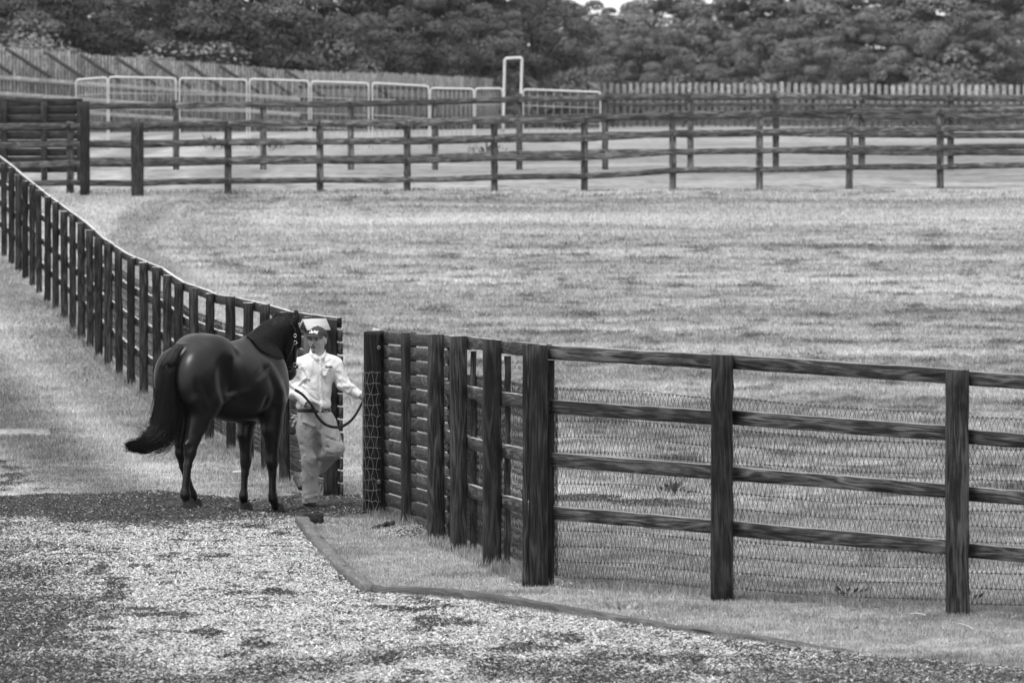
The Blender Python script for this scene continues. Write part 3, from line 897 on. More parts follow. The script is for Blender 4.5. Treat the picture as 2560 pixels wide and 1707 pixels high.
# dark boarded panel fence at the left
f = thing('board_fence', 'solid dark horizontally boarded fence panel at the left behind the rail fence', 'fence', U(100, 450, 127))
f_loc = XF[f.name]
a0, a1 = U(-120, 258, 127), U(206, 256, 127)
for k in range(9):
    p, q = a0 - [0, 0, k * .185], a1 - [0, 0, k * .185]
    part('board', sweep([p, q], (0, 0, 1), .17, .04, .006, .003, 10), M['shed'], f)
for x in (10, 110, 200):
    T = U(x, 254, 126.93); part('post', sweep([[T[0], T[1], gz(T[0], T[1]) - .1], T], (1, 0, 0), .14, .1, .01, .003, 8), M['shed'], f)

# white tube pen
f = thing('pipe_pen', 'pen of white tube panels with one tall gate frame in front of the slat fence', 'pen', U(850, 380, 160))
def pipe(P, r=.028, mat='pipe', name='pipe'):
    return part(name, tubes([smooth_poly(P, 60) if len(P) > 2 else np.array(P, float)], r, 8), M[mat], f)
D = 160
PN = [(190, 200, 268, 194, D), (272, 193, 440, 196, D), (449, 196, 617, 200, D), (624, 198, 772, 203, D), (778, 204, 922, 209, D), (931, 208, 1072, 216, D), (1076, 221, 1184, 223, D), (1188, 222, 1257, 222, D), (1308, 224, 1501, 231, D)]
for x0, y0, x1, y1, d in PN:
    A_, B_ = U(x0, y0, d), U(x1, y1, d); gA, gB = float(gz(*A_[:2])), float(gz(*B_[:2]))
    c = .09; e = unit(B_ - A_)
    P = [[A_[0], A_[1], gA], [A_[0], A_[1], (gA + A_[2]) / 2], A_ - [0, 0, c], A_ - [0, 0, .02] + e * .02, A_ + e * c]
    P2 = [B_ - e * c, B_ - e * .02 - [0, 0, .02], B_ - [0, 0, c], [B_[0], B_[1], (gB + B_[2]) / 2], [B_[0], B_[1], gB]]
    def dense(Q):
        Q = np.array(Q, float); o = []
        for i in range(len(Q) - 1): o += list(np.linspace(Q[i], Q[i + 1], 6)[:-1])
        return np.array(o + [Q[-1]])
    DP = dense(P + P2); zt_ = max(A_[2], B_[2]); rr_ = np.where(np.minimum(np.abs(DP[:, 2] - A_[2]), np.abs(DP[:, 2] - B_[2])) < .12, .027, .017)
    fr = part('panel_frame', tubes([DP], rr_[None], 8), M['pipe'], f)
    hs = (.45, .9, 1.3)
    tb = [tubes([np.array([[A_[0], A_[1], A_[2] - h], [B_[0], B_[1], B_[2] - h]])], .012, 6) for h in hs]
    vb = [tubes([np.array([[A_[0] + (B_[0] - A_[0]) * s, A_[1], A_[2] - .02], [A_[0] + (B_[0] - A_[0]) * s, A_[1], A_[2] - 1.5]])], .006, 4) for s in np.linspace(.08, .92, 9)]
    part('panel_bars', join(tb + vb), M['pipeg'], fr)
Gp = [U(1258, 330, D), U(1260, 225, D), U(1262, 152, D), U(1264, 147, D), U(1282, 146, D), U(1302, 145, D), U(1305, 150, D), U(1303, 225, D), U(1302, 330, D)]
Q = []
for i in range(len(Gp) - 1): Q += list(np.linspace(Gp[i], Gp[i + 1], 6)[:-1])
part('gate_frame', tubes([np.array(Q + [Gp[-1]])], .04, 8), M['pipe'], f)

# slat fences with braces
def slat_fence(label, pts, H, gap, sw, rails, braces, tjit=.02, seed=0, rail_mat='slatr'):
    """pts: (px, top py, depth) polyline; individual slats inside one panel part per bay"""
    g = np.random.default_rng(seed)
    T = np.array([U(*p) for p in pts])
    mid = T[len(T) // 2]
    f = thing('slat_fence', label, 'fence', (mid[0], mid[1], gz(mid[0], mid[1])))
    L = np.concatenate([[0], np.cumsum(np.linalg.norm(np.diff(T, axis=0)[:, :2], axis=1))])
    s = np.arange(0, L[-1], sw + gap)
    def P(s): return np.stack([np.interp(s, L, T[:, i]) for i in range(3)], -1)
    C = P(s); bay = 1.94 if braces else 4.0
    for b in range(int(L[-1] // bay) + 1):
        ms = []
        for i in np.where((s >= b * bay) & (s < (b + 1) * bay))[0]:
            c = C[i]; e = unit(P(min(s[i] + .5, L[-1])) - P(max(s[i] - .5, 0))) * [1, 1, 0]
            zt = c[2] + g.normal(0, tjit); zb = float(gz(c[0], c[1])) if H is None else zt - H; ms.append(sweep([[c[0], c[1], zb], [c[0], c[1], zt]], e, sw, .02, .003, 0))
        if ms: part('slat_panel', join(ms), M['slat'], f)
        p0, p1 = P(b * bay), P(min((b + 1) * bay, L[-1]))
        if np.linalg.norm(p1 - p0) < .3: continue
        e = unit((p1 - p0) * [1, 1, 0]); nrm = np.array([e[1], -e[0], 0]); nrm = nrm if nrm[1] < 0 else -nrm
        for h in rails:
            part('rail', sweep([p0 + nrm * .06 - [0, 0, h], p1 + nrm * .06 - [0, 0, h]], (0, 0, 1), .15, .08, .006, .003, 6), M[rail_mat], f)
        gp = float(gz(p0[0], p0[1]))
        part('post', sweep([[p0[0] - nrm[0] * .09, p0[1] - nrm[1] * .09, gp - .1], p0 - nrm * .09 - [0, 0, .08]], e, .12, .12, .01, .002, 4), M['woodf'], f)
        if braces:
            a = p0 + nrm * .16 - [0, 0, .06]; q = p0 + e * 2.25 + nrm * .16 - [0, 0, 1.12]
            part('brace', sweep([a, q], (0, 0, 1), .12, .08, .006, .003, 6), M['brace'], f)
    return f
slat_fence('tall weathered slat fence with diagonal braces stepping down from the left edge', [(-90, 110, 211), (110, 126, 214), (292, 141, 217), (520, 158, 221), (746, 177, 225)], None, .075, .105, (1.15, 1.75, 2.25), True, seed=1)
slat_fence('weathered slat fence with wide gaps running across the back to the right edge', [(746, 178, 226), (1000, 184, 250), (1250, 197, 275), (1500, 208, 300), (1900, 209, 303), (2300, 212, 303), (2640, 212, 303)], 2.3, .17, .2, (.62, 1.1, 1.9), False, tjit=.03, seed=2, rail_mat='woodf')

# roofed box on the fence end panel
fb = thing('nest_box', 'small dark wooden box with pale pitched roof mounted on the fence behind the man', 'box', U(782, 905, 54.35))
c = U(783, 882, 54.35)
part('box_body', box(c + [.0, 0, -.05], (math.cos(R(24)), math.sin(R(24)), 0), 0, (0, 0, 1), .15, .13, .50, .004), M['boxw'], fb)
rf = []
BZ = np.array([[math.cos(R(24)), -math.sin(R(24)), 0], [math.sin(R(24)), math.cos(R(24)), 0], [0, 0, 1]])
ap = U(786, 798, 54.33)
for sgn in (-1, 1):
    n_ = BZ @ unit([0, sgn * .85, -.75]); cc = ap + n_ * .072; xx = BZ @ np.array([.12, 0, 0])
    rf.append(sweep([cc - xx, cc + xx], n_, .155, .014, .003, 0.0))
part('roof', join(rf), M['palebox'], fb)
V = np.array([ap + BZ @ np.array(q) for q in ([-.108, 0, -.012], [-.108, -.1, -.1], [-.108, .1, -.1], [-.09, 0, -.012], [-.09, -.1, -.1], [-.09, .1, -.1])])
part('gable', (V, [np.array([[0, 1, 2], [5, 4, 3]]), np.array([[0, 3, 4, 1], [1, 4, 5, 2], [2, 5, 3, 0]])], {'gco': V, 'tone': np.full(6, .2)}, False), M['shed'], fb)

# ------------------------------------------------------------------ trees
def leafmat(name, c, spread=.5):
    m = NT(name); t = m.attr('tone').outputs['Fac']
    p = m.bsdf(m.mul(m.rng(t, 0, 1, 1 - spread, 1 + spread), c), 0.55, 0.3)
    return p
M['leafd'] = leafmat('dark_leaves', .065, .85)
M['leafl'] = leafmat('light_leaves', .15)
M['leafr'] = leafmat('distant_leaves', .10, .6)
M['trunk'] = plain('tree_bark', .05, .9, .2, 6, .5)

def crown_mesh(seed, rx, rz, zc, n_cl, per, leaf, clr=(.7, 1.5), flat=.7):
    g = np.random.default_rng(seed)
    u = unit(g.normal(size=(n_cl, 3))); r = g.uniform(.35, 1.0, n_cl) ** .5
    lob = 1 + .28 * np.sin(u[:, 0] * 4 + seed) * np.cos(u[:, 1] * 3.3 + seed * 2) + g.normal(0, .08, n_cl)
    C = u * r[:, None] * lob[:, None] * [rx, rx, rz]; C[:, 2] += zc
    cr = g.uniform(*clr, n_cl) * (1.25 - .4 * r)
    v = unit(g.normal(size=(n_cl, per, 3))); v[..., 2] = np.where(v[..., 2] < -.35, -v[..., 2], v[..., 2])
    P = C[:, None] + v * (cr[:, None, None] * g.uniform(.82, 1.06, (n_cl, per, 1))) * [1, 1, flat]
    N = unit(v + g.normal(0, .33, v.shape) + [0, 0, .25])
    T = unit(np.cross(N, g.normal(size=N.shape))); B = np.cross(N, T)
    s = leaf * g.uniform(.5, 1.2, (n_cl, per, 1))
    Q = np.stack([P - T * s, P - B * s * .5 + T * s * .1, P + T * s, P + B * s * .55], 2).reshape(-1, 3)
    tone = np.clip(np.repeat((g.random(n_cl)[:, None] * .65 + g.random((n_cl, per)) * .35).ravel(), 4), 0, 1)
    return Q, np.arange(len(Q)).reshape(-1, 4), {'tone': tone}, False, C

def tree_proto(seed, H, rx, mat, n_cl=70, per=130, leaf=.22, low=.1):
    rz = H * (1 - low) / 2; zc = H * low + rz
    Q, Fc, at, sm, C = crown_mesh(seed, rx, rz, zc, n_cl, per, leaf)
    cm = mk_mesh('crown', Q, Fc, at, sm); cm.materials.append(M[mat])
    g = np.random.default_rng(seed + 99)
    L = [tubes([smooth_poly([[0, 0, -.2], [g.normal(0, .15), g.normal(0, .15), H * .3], [g.normal(0, .3), g.normal(0, .3), H * .62], [0, 0, H * .85]], 14)], np.linspace(.26, .05, 14) * H / 10, 8)]
    for c in C[::6]:
        z0 = H * g.uniform(.2, .55); L.append(tubes([smooth_poly([[0, 0, z0], [c[0] * .4, c[1] * .4, z0 + (c[2] - z0) * .5], c], 8)], np.linspace(.11, .02, 8) * H / 10, 5))
    m = join(L); tm = mk_mesh('trunk', m[0], m[1], m[2], True); tm.materials.append(M['trunk'])
    return cm, tm
PROTO = {}
for k, (s, H, rx, mat) in {'d0': (1, 12, 5.0, 'leafd'), 'd1': (2, 10, 4.2, 'leafd'), 'd2': (3, 13, 4.6, 'leafd'), 'd3': (13, 9, 4.8, 'leafd'),
                           'r0': (4, 11, 5.2, 'leafr'), 'r1': (5, 9, 5.5, 'leafr'), 'r2': (6, 12, 5.0, 'leafr'), 'r3': (16, 8, 4.4, 'leafr')}.items():
    PROTO[k] = tree_proto(s, H, rx, mat, n_cl=70, per=380, leaf=.125 if mat == 'leafd' else .15)
PROTO['b0'] = tree_proto(21, 3.2, 1.9, 'leafl', 34, 170, .10, .0)
PROTO['b1'] = tree_proto(22, 3.6, 2.4, 'leafl', 36, 170, .10, .0)
PROTO['s0'] = tree_proto(23, 4.5, 3.2, 'leafd', 36, 120, .17, .0)
PROTO['m0'] = tree_proto(24, 3.6, 2.6, 'leafr', 30, 120, .17, .0)

def plant(proto, px, d, top_py, label, group, name='tree', cat='tree', wscale=1.0, rot=None):
    T = U(px, top_py, d); g = float(gz(T[0], T[1])); H = max(T[2] - g, 1.0)
    cm, tm = PROTO[proto]
    H0 = max(v.co.z for v in cm.vertices) if 'H0' not in cm else cm['H0']
    cm['H0'] = H0; s = H / H0
    o = thing(name, label, cat, (T[0], T[1], g), 0, group)
    o.rotation_euler[2] = random.uniform(0, 6.28) if rot is None else rot
    o.scale = (s * wscale, s * wscale, s)
    for nm, me in (('crown', cm), ('trunk', tm)):
        c = bpy.data.objects.new(nm, me); COL.objects.link(c); c.parent = o
    return o
ORD = ['first', 'second', 'third', 'fourth', 'fifth', 'sixth', 'seventh', 'eighth', 'ninth', 'tenth', 'eleventh', 'twelfth', 'thirteenth']
# dark wood at the left: front and back row
fr = [(-60, 232, -60, 'd0'), (90, 236, -90, 'd1'), (260, 240, -120, 'd2'), (420, 245, -100, 'd3'), (590, 250, -110, 'd0'), (760, 252, -30, 'd3'), (900, 262, 30, 'd1'), (1060, 268, -30, 'd2'), (1200, 275, 5, 'd0'), (1340, 285, -35, 'd2')]
for i, (x, d, t, k) in enumerate(fr):
    plant(k, x, d, t, f'{ORD[i]} tree from the left in the front row of the dark left wood', 'dark trees behind the left slat fence', wscale=1.15)
bk = [(0, 262, -330, 'd2'), (200, 266, -350, 'd0'), (400, 270, -360, 'd1'), (600, 272, -340, 'd2'), (800, 276, -300, 'd0'), (900, 279, -330, 'd2'), (1000, 282, -320, 'd0'), (1080, 287, -280, 'd1'), (1190, 292, -220, 'd2'), (1310, 300, -120, 'd0')]
for i, (x, d, t, k) in enumerate(bk):
    plant(k, x, d, t, f'{ORD[i]} tree from the left in the taller back row of the dark left wood', 'dark trees behind the left slat fence', wscale=.95)
# paler wood at the right, farther off
rr = [(1460, 385, 60, 'r1'), (1600, 372, 62, 'r0'), (1745, 390, 40, 'r3'), (1900, 380, 45, 'r2'), (2030, 372, 60, 'r1'), (2170, 385, 30, 'r0'), (2310, 372, 70, 'r3'), (2440, 368, 25, 'r2'), (2570, 375, 40, 'r1')]
for i, (x, d, t, k) in enumerate(rr):
    plant(k, x, d, t, f'{ORD[i]} tree from the left in the front row of paler trees at the right', 'paler trees beyond the right slat fence', wscale=1.15)
rb = [(1375, 425, -25, 'r2'), (1495, 440, 4, 'r1'), (1560, 448, 8, 'r0'), (1640, 435, -40, 'r0'), (1785, 450, 4, 'r2'), (1900, 432, -70, 'r0'), (2010, 436, -100, 'r1'), (2140, 440, -100, 'r2'), (2260, 432, -100, 'r0'), (2370, 436, -90, 'r1'), (2470, 432, -100, 'r2'), (2570, 436, -80, 'r0')]
for i, (x, d, t, k) in enumerate(rb):
    plant(k, x, d, t, f'{ORD[i]} tree from the left in the back row of paler trees under the sky', 'paler trees beyond the right slat fence', wscale=1.3)
# bushes rising above the slat fences
for k, x, d, t, lab, ws in (('b0', 430, 229, 102, 'pale leafy bush standing out above the braced slat fence', 1.3), ('s0', 840, 246, 95, 'dark rounded bush against the slat fence left of the pipe pen gate', 1.0),
                            ('b1', 45, 224, 40, 'pale bush at the left edge above the top of the slat fence', .9), ('s0', 1425, 262, 168, 'low dark tangled bush behind the pipe pen right of its tall gate frame', 1.0),
                            ('m0', 1715, 330, 182, 'low rounded bush behind the slat fence just right of the sky gap', 1.0), ('m0', 1920, 330, 190, 'small arching bush topping the slat fence at right of centre', 1.0),
                            ('m0', 2370, 325, 120, 'pale bushy shrub rising over the slat fence near the right edge', 1.0), ('s0', 1500, 330, 165, 'dark bush behind the corner of the slat fence', 1.0),
                            ('m0', 2290, 320, 175, 'low pale shrub left of the bushy shrub over the slat fence', 1.2)):
    plant(k, x, d, t, lab, None, 'bush', 'bush', ws)
# ------------------------------------------------------------------ horse
TH = R(50)
HD = 51.6
_O = U(460 / 2.703 + 280, 1271, HD)
HO = np.array([_O[0], _O[1], float(gz(*HOOF[0][:2]))])
def HW(px, py, b):
    "crop pixel + sideways offset (right positive) -> horse-local point (x forward, y left, z up)"
    d = HD; s, c = math.sin(TH), math.cos(TH)
    for _ in range(12):
        P = U(px / 2.703 + 280, py / 2.703 + 740, d)
        a = ((P[0] - HO[0]) - b * s) / c
        d = HD + a * s - b * c
    P = U(px / 2.703 + 280, py / 2.703 + 740, d)
    return np.array([a, -b, P[2] - HO[2]])
horse = thing('horse', 'dark brown glossy horse standing with its back and right side to the viewer', 'horse', HO, TH)
def E(px, py, b, r, **k): return dict(t='e', c=HW(px, py, b), r=r, **k)
def Cn(p, q, ra, rb, **k): return dict(t='c', a=HW(*p), b=HW(*q), ra=ra, rb=rb, **k)
def LE(a, b, z, r, **k): return dict(t='e', c=(a, -b, z), r=r, **k)
HP = [
    # trunk
    LE(.30, 0, 1.285, (.33, .275, .285), k=.08), LE(.05, -.12, 1.17, (.21, .155, .27), k=.07), LE(.09, .12, 1.16, (.22, .16, .29), k=.07),
    LE(.33, .14, 1.36, (.2, .14, .19), k=.06), LE(.30, -.13, 1.36, (.2, .14, .19), k=.06),
    LE(.72, 0, 1.12, (.52, .295, .335), k=.12), LE(.78, .03, 1.0, (.42, .26, .26), k=.1), LE(1.05, 0, 1.08, (.27, .225, .33), k=.1),
    LE(.92, 0, 1.36, (.30, .11, .13), k=.1), LE(1.02, 0, 1.43, (.17, .06, .1), k=.08),
    # tail root
    Cn((475, 350, 0), (425, 385, 0), .045, .03, k=.05),
    # shoulders, breast
    LE(1.08, .15, 1.10, (.19, .10, .29), k=.05), LE(1.08, -.15, 1.10, (.19, .10, .29), k=.05), LE(1.20, .08, 1.0, (.12, .11, .17), k=.06), LE(1.22, -.08, 1.0, (.12, .11, .17), k=.06),
    LE(1.10, .13, .88, (.14, .09, .15), k=.05),
    # thighs
    E(615, 600, .15, (.24, .125, .30), k=.07), LE(.20, -.13, 1.06, (.24, .13, .28), k=.07),
    E(560, 640, .14, (.085, .08, .24), k=.05), E(690, 640, .19, (.11, .07, .2), k=.06),
    # right gaskin, hock, cannon
    Cn((650, 700, .17), (592, 860, .15), .13, .082, k=.06), Cn((592, 860, .15), (560, 960, .14), .082, .056, k=.04),
    Cn((575, 760, .15), (520, 985, .13), .07, .03, k=.04),
    Cn((556, 960, .14), (530, 1060, .13), .056, .05, k=.03), Cn((503, 1000, .13), (512, 1050, .13), .028, .03, k=.02),
    Cn((528, 1060, .13), (514, 1140, .13), .05, .036, k=.03), Cn((514, 1140, .13), (500, 1310, .13), .034, .034, k=.02),
    Cn((507, 1140, .13), (487, 1310, .13), .022, .025, k=.02),
    E(495, 1340, .13, (.05, .046, .05), k=.03), Cn((495, 1345, .13), (520, 1400, .13), .04, .038, k=.02),
    # left gaskin (behind), hock, cannon slanting forward
    Cn((520, 740, -.12), (478, 900, -.11), .12, .075, k=.06), Cn((478, 900, -.11), (462, 985, -.1), .075, .056, k=.04),
    Cn((470, 985, -.1), (466, 1060, -.1), .056, .048, k=.03), Cn((448, 1000, -.1), (452, 1050, -.1), .026, .028, k=.02),
    Cn((466, 1060, -.1), (482, 1150, -.1), .046, .034, k=.03), Cn((482, 1150, -.1), (533, 1310, -.1), .034, .034, k=.02),
    E(541, 1340, -.1, (.048, .045, .048), k=.03), Cn((543, 1345, -.1), (562, 1388, -.1), .038, .036, k=.02),
    # right fore
    Cn((1085, 720, .17), (1078, 900, .16), .125, .084, k=.06), Cn((1078, 900, .16), (1083, 1060, .15), .082, .058, k=.04), Cn((1100, 860, .17), (1092, 1000, .15), .07, .04, k=.04),
    E(1083, 1110, .15, (.062, .058, .075), k=.03), Cn((1083, 1150, .15), (1086, 1200, .15), .045, .036, k=.03), Cn((1087, 1190, .15), (1088, 1330, .15), .032, .033, k=.02), Cn((1078, 1170, .15), (1076, 1330, .15), .022, .024, k=.02),
    E(1088, 1362, .15, (.046, .044, .05), k=.03), Cn((1092, 1370, .15), (1106, 1425, .15), .038, .037, k=.02),
    # left fore
    Cn((920, 770, -.12), (900, 930, -.12), .115, .07, k=.06), Cn((900, 930, -.12), (902, 1060, -.12), .07, .05, k=.04),
    E(905, 1105, -.12, (.058, .054, .072), k=.03), Cn((902, 1150, -.12), (900, 1200, -.12), .042, .034, k=.03), Cn((899, 1190, -.12), (893, 1325, -.12), .03, .03, k=.02), Cn((893, 1180, -.12), (885, 1325, -.12), .018, .02, k=.02),
    E(888, 1350, -.12, (.042, .042, .047), k=.03), Cn((888, 1355, -.12), (897, 1405, -.12), .036, .036, k=.02),
    # neck: deep at the base, arched crest
    Cn((975, 420, 0), (1035, 320, 0), .18, .15, sq=(1, 1.5, 1), k=.09), Cn((1035, 320, 0), (1100, 245, 0), .15, .115, sq=(1, 1.5, 1), k=.07), Cn((1100, 245, 0), (1160, 205, .0), .115, .095, sq=(1, 1.4, 1), k=.05),
    Cn((955, 340, 0), (1055, 240, 0), .085, .08, sq=(1, 1.5, 1), k=.07), Cn((1055, 240, 0), (1165, 200, 0), .08, .078, sq=(1, 1.4, 1), k=.05), Cn((1020, 560, 0), (1040, 400, 0), .15, .12, sq=(1, 1.2, 1), k=.07),
    # head, seen from behind its right cheek
    Cn((1175, 208, .0), (1203, 262, .01), .078, .086, sq=(1, 1.05, 1), k=.04), Cn((1200, 250, .02), (1196, 370, .03), .09, .082, sq=(1, 1.2, 1), k=.04),
    Cn((1215, 250, .03), (1212, 500, .04), .062, .043, sq=(1, 1.0, 1), k=.04), Cn((1190, 360, .03), (1198, 500, .04), .07, .045, k=.04),
    E(1203, 515, .04, (.062, .058, .062), k=.03), E(1196, 545, .03, (.045, .04, .035), k=.02), E(1240, 290, .03, (.02, .025, .03), k=.015),
    E(1228, 520, .06, (.018, .02, .026), k=.015),
    # creases
    dict(t='c', a=HW(565, 540, .285), b=HW(640, 740, .28), ra=.018, rb=.018, sub=True, k=.05),
    dict(t='c', a=HW(770, 560, .33), b=HW(765, 690, .30), ra=.012, rb=.010, sub=True, k=.06),
    dict(t='c', a=HW(785, 690, .31), b=HW(905, 632, .33), ra=.006, rb=.004, sub=True, k=.04),
    dict(t='c', a=HW(1010, 860, .27), b=HW(1050, 700, .30), ra=.014, rb=.010, sub=True, k=.05),
    dict(t='c', a=HW(1000, 540, .32), b=HW(1060, 470, .26), ra=.008, rb=.006, sub=True, k=.06),
    dict(t='e', c=HW(800, 540, .36), r=(.08, .075, .19), sub=True, k=.09),
    dict(t='e', c=HW(945, 560, .345), r=(.05, .04, .22), sub=True, k=.08),
    # muscle ridges
    dict(t='c', a=HW(768, 345, .17), b=HW(792, 400, .24), ra=.05, rb=.03, k=.05),
    dict(t='c', a=HW(1030, 470, .2), b=HW(1120, 640, .24), ra=.05, rb=.05, k=.07),
    dict(t='c', a=HW(560, 700, .20), b=HW(625, 790, .19), ra=.05, rb=.035, k=.05),
    dict(t='c', a=HW(765, 690, .235), b=HW(900, 645, .255), ra=.022, rb=.016, k=.05),
]
def ear(px, py, tx, ty, b, w):
    a_, t_ = HW(px, py, b), HW(tx, ty, b); m = a_ * .55 + t_ * .45
    return [Cn((px, py, b), (px * .5 + tx * .5, py * .5 + ty * .5, b), w * .8, w, k=.02), Cn((px * .5 + tx * .5, py * .5 + ty * .5, b), (tx, ty, b), w, .005, k=.01),
            dict(t='c', a=HW(px * .55 + tx * .45 + 13, py * .55 + ty * .45, b), b=HW(px * .15 + tx * .85 + 8, py * .15 + ty * .85, b), ra=w * .42, rb=w * .3, sub=True, k=.01)]
HP += ear(1216, 190, 1246, 98, .09, .037) + ear(1102, 172, 1112, 104, -.09, .034)
V, Q = sdf_mesh(HP, .0125, .04)
M['coat'] = None
def coat(name, c):
    m = NT(name); p = m.obj()
    v = m.noise(m.map(p, (14, 14, 14)), 1, 4, .6); f = m.noise(m.map(p, (120, 120, 30)), 1, 2, .6)
    big = m.noise(p, 3.0, 2)
    cc = m.mul(m.rng(big, .3, .7, .75, 1.3), c)
    m.bsdf(cc, m.rng(v, .3, .7, .28, .40), .42, v, .10, .01)
    return m.m
M['coat'] = coat('horse_coat', .0045)
M['mane'] = mat_tone('black_hair', .002, .010, .5, .25)
M['hoof'] = plain('horn', .025, .6, .3, 30, .4)
M['leather'] = plain('dark_leather', .010, .5, .2, 40, .3)
body = part('body', (V, Q, None, True), M['coat'], horse, local=True)

# hooves
for (x, y, b, dx) in ((512, 1420, .13, 4), (562, 1400, -.1, 6), (1120, 1452, .15, 10), (900, 1426, -.12, 4)):
    c = HW(x, y, b); wpt = None
    # height of the ground under this hoof, in horse-local z
    lx, ly = c[0], c[1]; wx = HO[0] + lx * math.cos(TH) - ly * math.sin(TH); wy = HO[1] + lx * math.sin(TH) + ly * math.cos(TH)
    g = float(gz(wx, wy)) - HO[2]
    m = sdf_mesh([dict(t='c', a=(c[0], c[1], g + .085), b=(c[0] + .02, c[1], g + .01), ra=.045, rb=.064, k=.01)], .009, cuts=[((0, 0, g + .0), (0, 0, -1)), ((0, 0, g + .09), (0, 0, 1))])
    part('hoof', (m[0], m[1], None, True), M['hoof'], horse, local=True)

# tail: hair strands following a flowing path
def strands(paths, n, K, r0, spread, seed, wob=.01, tip=.15):
    """paths: list of (control points (k,3), weight)"""
    g = np.random.default_rng(seed); out = []
    for P, N, sp in paths:
        base = smooth_poly(P, K); T = unit(np.gradient(base, axis=0))
        S = np.broadcast_to([0, 1.0, 0], T.shape); B = unit(np.cross(T, S))
        spw = np.interp(np.linspace(0, 1, K), np.linspace(0, 1, len(sp)), sp)
        for _ in range(N):
            r = math.sqrt(g.random()); a = g.uniform(0, 6.283)
            L = g.uniform(.3, 1.0) ** .6
            Kc = np.linspace(0, L, K) * (K - 1); i = np.minimum(Kc.astype(int), K - 2); f = (Kc - i)[:, None]
            bb = base[i] * (1 - f) + base[i + 1] * f; ss = S[i]; b2 = B[i]; w = np.interp(Kc, np.arange(K), spw)[:, None]
            dr = g.normal(0, .28, 2); tt = np.linspace(0, 1, K)[:, None]
            q = bb + ss * w * (r * math.cos(a) + dr[0] * tt ** 2) + b2 * w * (r * math.sin(a) + dr[1] * tt ** 2)
            q += wob * np.sin(tt * g.uniform(3, 8) + g.uniform(0, 6)) * g.normal(0, 1, 3) * tt
            out.append(q)
    return np.array(out)
tp = [HW(462, 352, .0), HW(438, 400, -.02), HW(415, 500, -.03), HW(402, 640, -.03), HW(384, 780, -.04), HW(358, 870, -.05), HW(318, 935, -.06), HW(255, 985, -.08), HW(190, 1010, -.1), HW(95, 1012, -.12)]
tp[0] = tp[0] + [.0, 0, .02]
for i, q in enumerate((.0, .035, .07, .07, .06, .04, .02)): tp[i] = tp[i] - [q, 0, 0]
sp = [.045, .06, .075, .082, .088, .09, .085, .07, .05, .035]
S1 = strands([(tp, 2800, sp)], 0, 30, .003, .1, 3, .012)
tp2 = [HW(452, 352, .0) - [.04, 0, 0], HW(440, 420, 0), HW(430, 560, -.01), HW(425, 720, -.02), HW(420, 860, -.02), HW(395, 960, -.03), HW(330, 1030, -.04), HW(240, 1050, -.05)]
S2 = strands([(tp2, 320, [.03, .06, .075, .08, .07, .05, .04])], 0, 30, .003, .1, 4, .02)
tp3 = [HW(430, 500, .0), HW(412, 700, -.02), HW(395, 840, -.04), HW(340, 925, -.07), HW(240, 930, -.1), HW(170, 880, -.12)]
S3 = strands([(tp3, 170, [.06, .08, .07, .06, .07])], 0, 30, .003, .1, 5, .02)
rad = np.linspace(1, .25, 30) ** .7
ta = join([tubes(S1, .0032 * rad, 3), tubes(S2, .0024 * rad, 3), tubes(S3, .0022 * rad, 3)])
part('tail', ta, M['mane'], horse, local=True)

# mane lying over the right side of the neck; forelock between the ears
crest = smooth_poly([HW(905, 330, 0), HW(945, 300, 0), HW(985, 268, 0), HW(1040, 210, 0), HW(1100, 166, 0), HW(1165, 148, 0), HW(1200, 158, 0)], 60)
cell = .02; gx = {}
for x, y, z in V:
    if z > 1.05 and x > .75:
        kx = (int(x / cell), int(z / cell)); gx[kx] = min(gx.get(kx, 9), y)
ztop = {}
for x, y, z in V:
    if z > 1.3 and x > .75:
        kx = int(x / cell)
        if z > ztop.get(kx, (0, 0))[0]: ztop[kx] = (z, y)
def surf_y(x, z):
    v = [gx.get((int(x / cell) + i, int(z / cell) + j)) for i in (-1, 0, 1) for j in (-1, 0, 1)]
    v = [q for q in v if q is not None]
    return sum(v) / len(v) if v else None
g = np.random.default_rng(8)
ML = []
for _ in range(3200):
    t = g.random() * 59; i = min(int(t), 58); f = t - i; u = t / 59
    p = crest[i] * (1 - f) + crest[i + 1] * f
    zt = ztop.get(int(p[0] / cell))
    if zt is None: continue
    z0 = zt[0] - .004; ln = (.10 + .22 * math.sin(min(u * 1.25, 1) * math.pi * .62)) * g.uniform(.35, 1.0) ** .6 * 1.1
    k = 12; q = []; sl_ = g.uniform(.0, .22) + .12 * (1 - u); wv = g.uniform(0, 6.3); y_prev = zt[1]
    for n_ in range(k):
        s_ = n_ / (k - 1); x = p[0] + ln * s_ * sl_ + .006 * math.sin(wv + s_ * 5); z = z0 - ln * s_ ** 1.15
        y = surf_y(x, z)
        if y is None: y = y_prev
        y = y if n_ == 0 else .5 * y_prev + .5 * (y - .012) if n_ < 3 else .35 * y_prev + .65 * (y - .012)
        if n_ == 0: y = zt[1]
        q.append([x, y - .001 * n_ * g.random(), z + (.010 if n_ < 2 else 0)]); y_prev = y
    ML.append(q)
mn = tubes(np.array(ML), .0030 * np.linspace(1, .3, 12), 3)
up = []
for _ in range(90):
    p = crest[int(g.random() * 59)]; k = 9; tt = np.linspace(0, 1, k)[:, None]
    up.append(p + tt * [g.normal(0, .02), -.02, .035 * g.random()] + g.normal(0, .004, 3))
part('mane', join([mn, tubes(np.array(up), .0015, 3)]), M['mane'], horse, local=True)
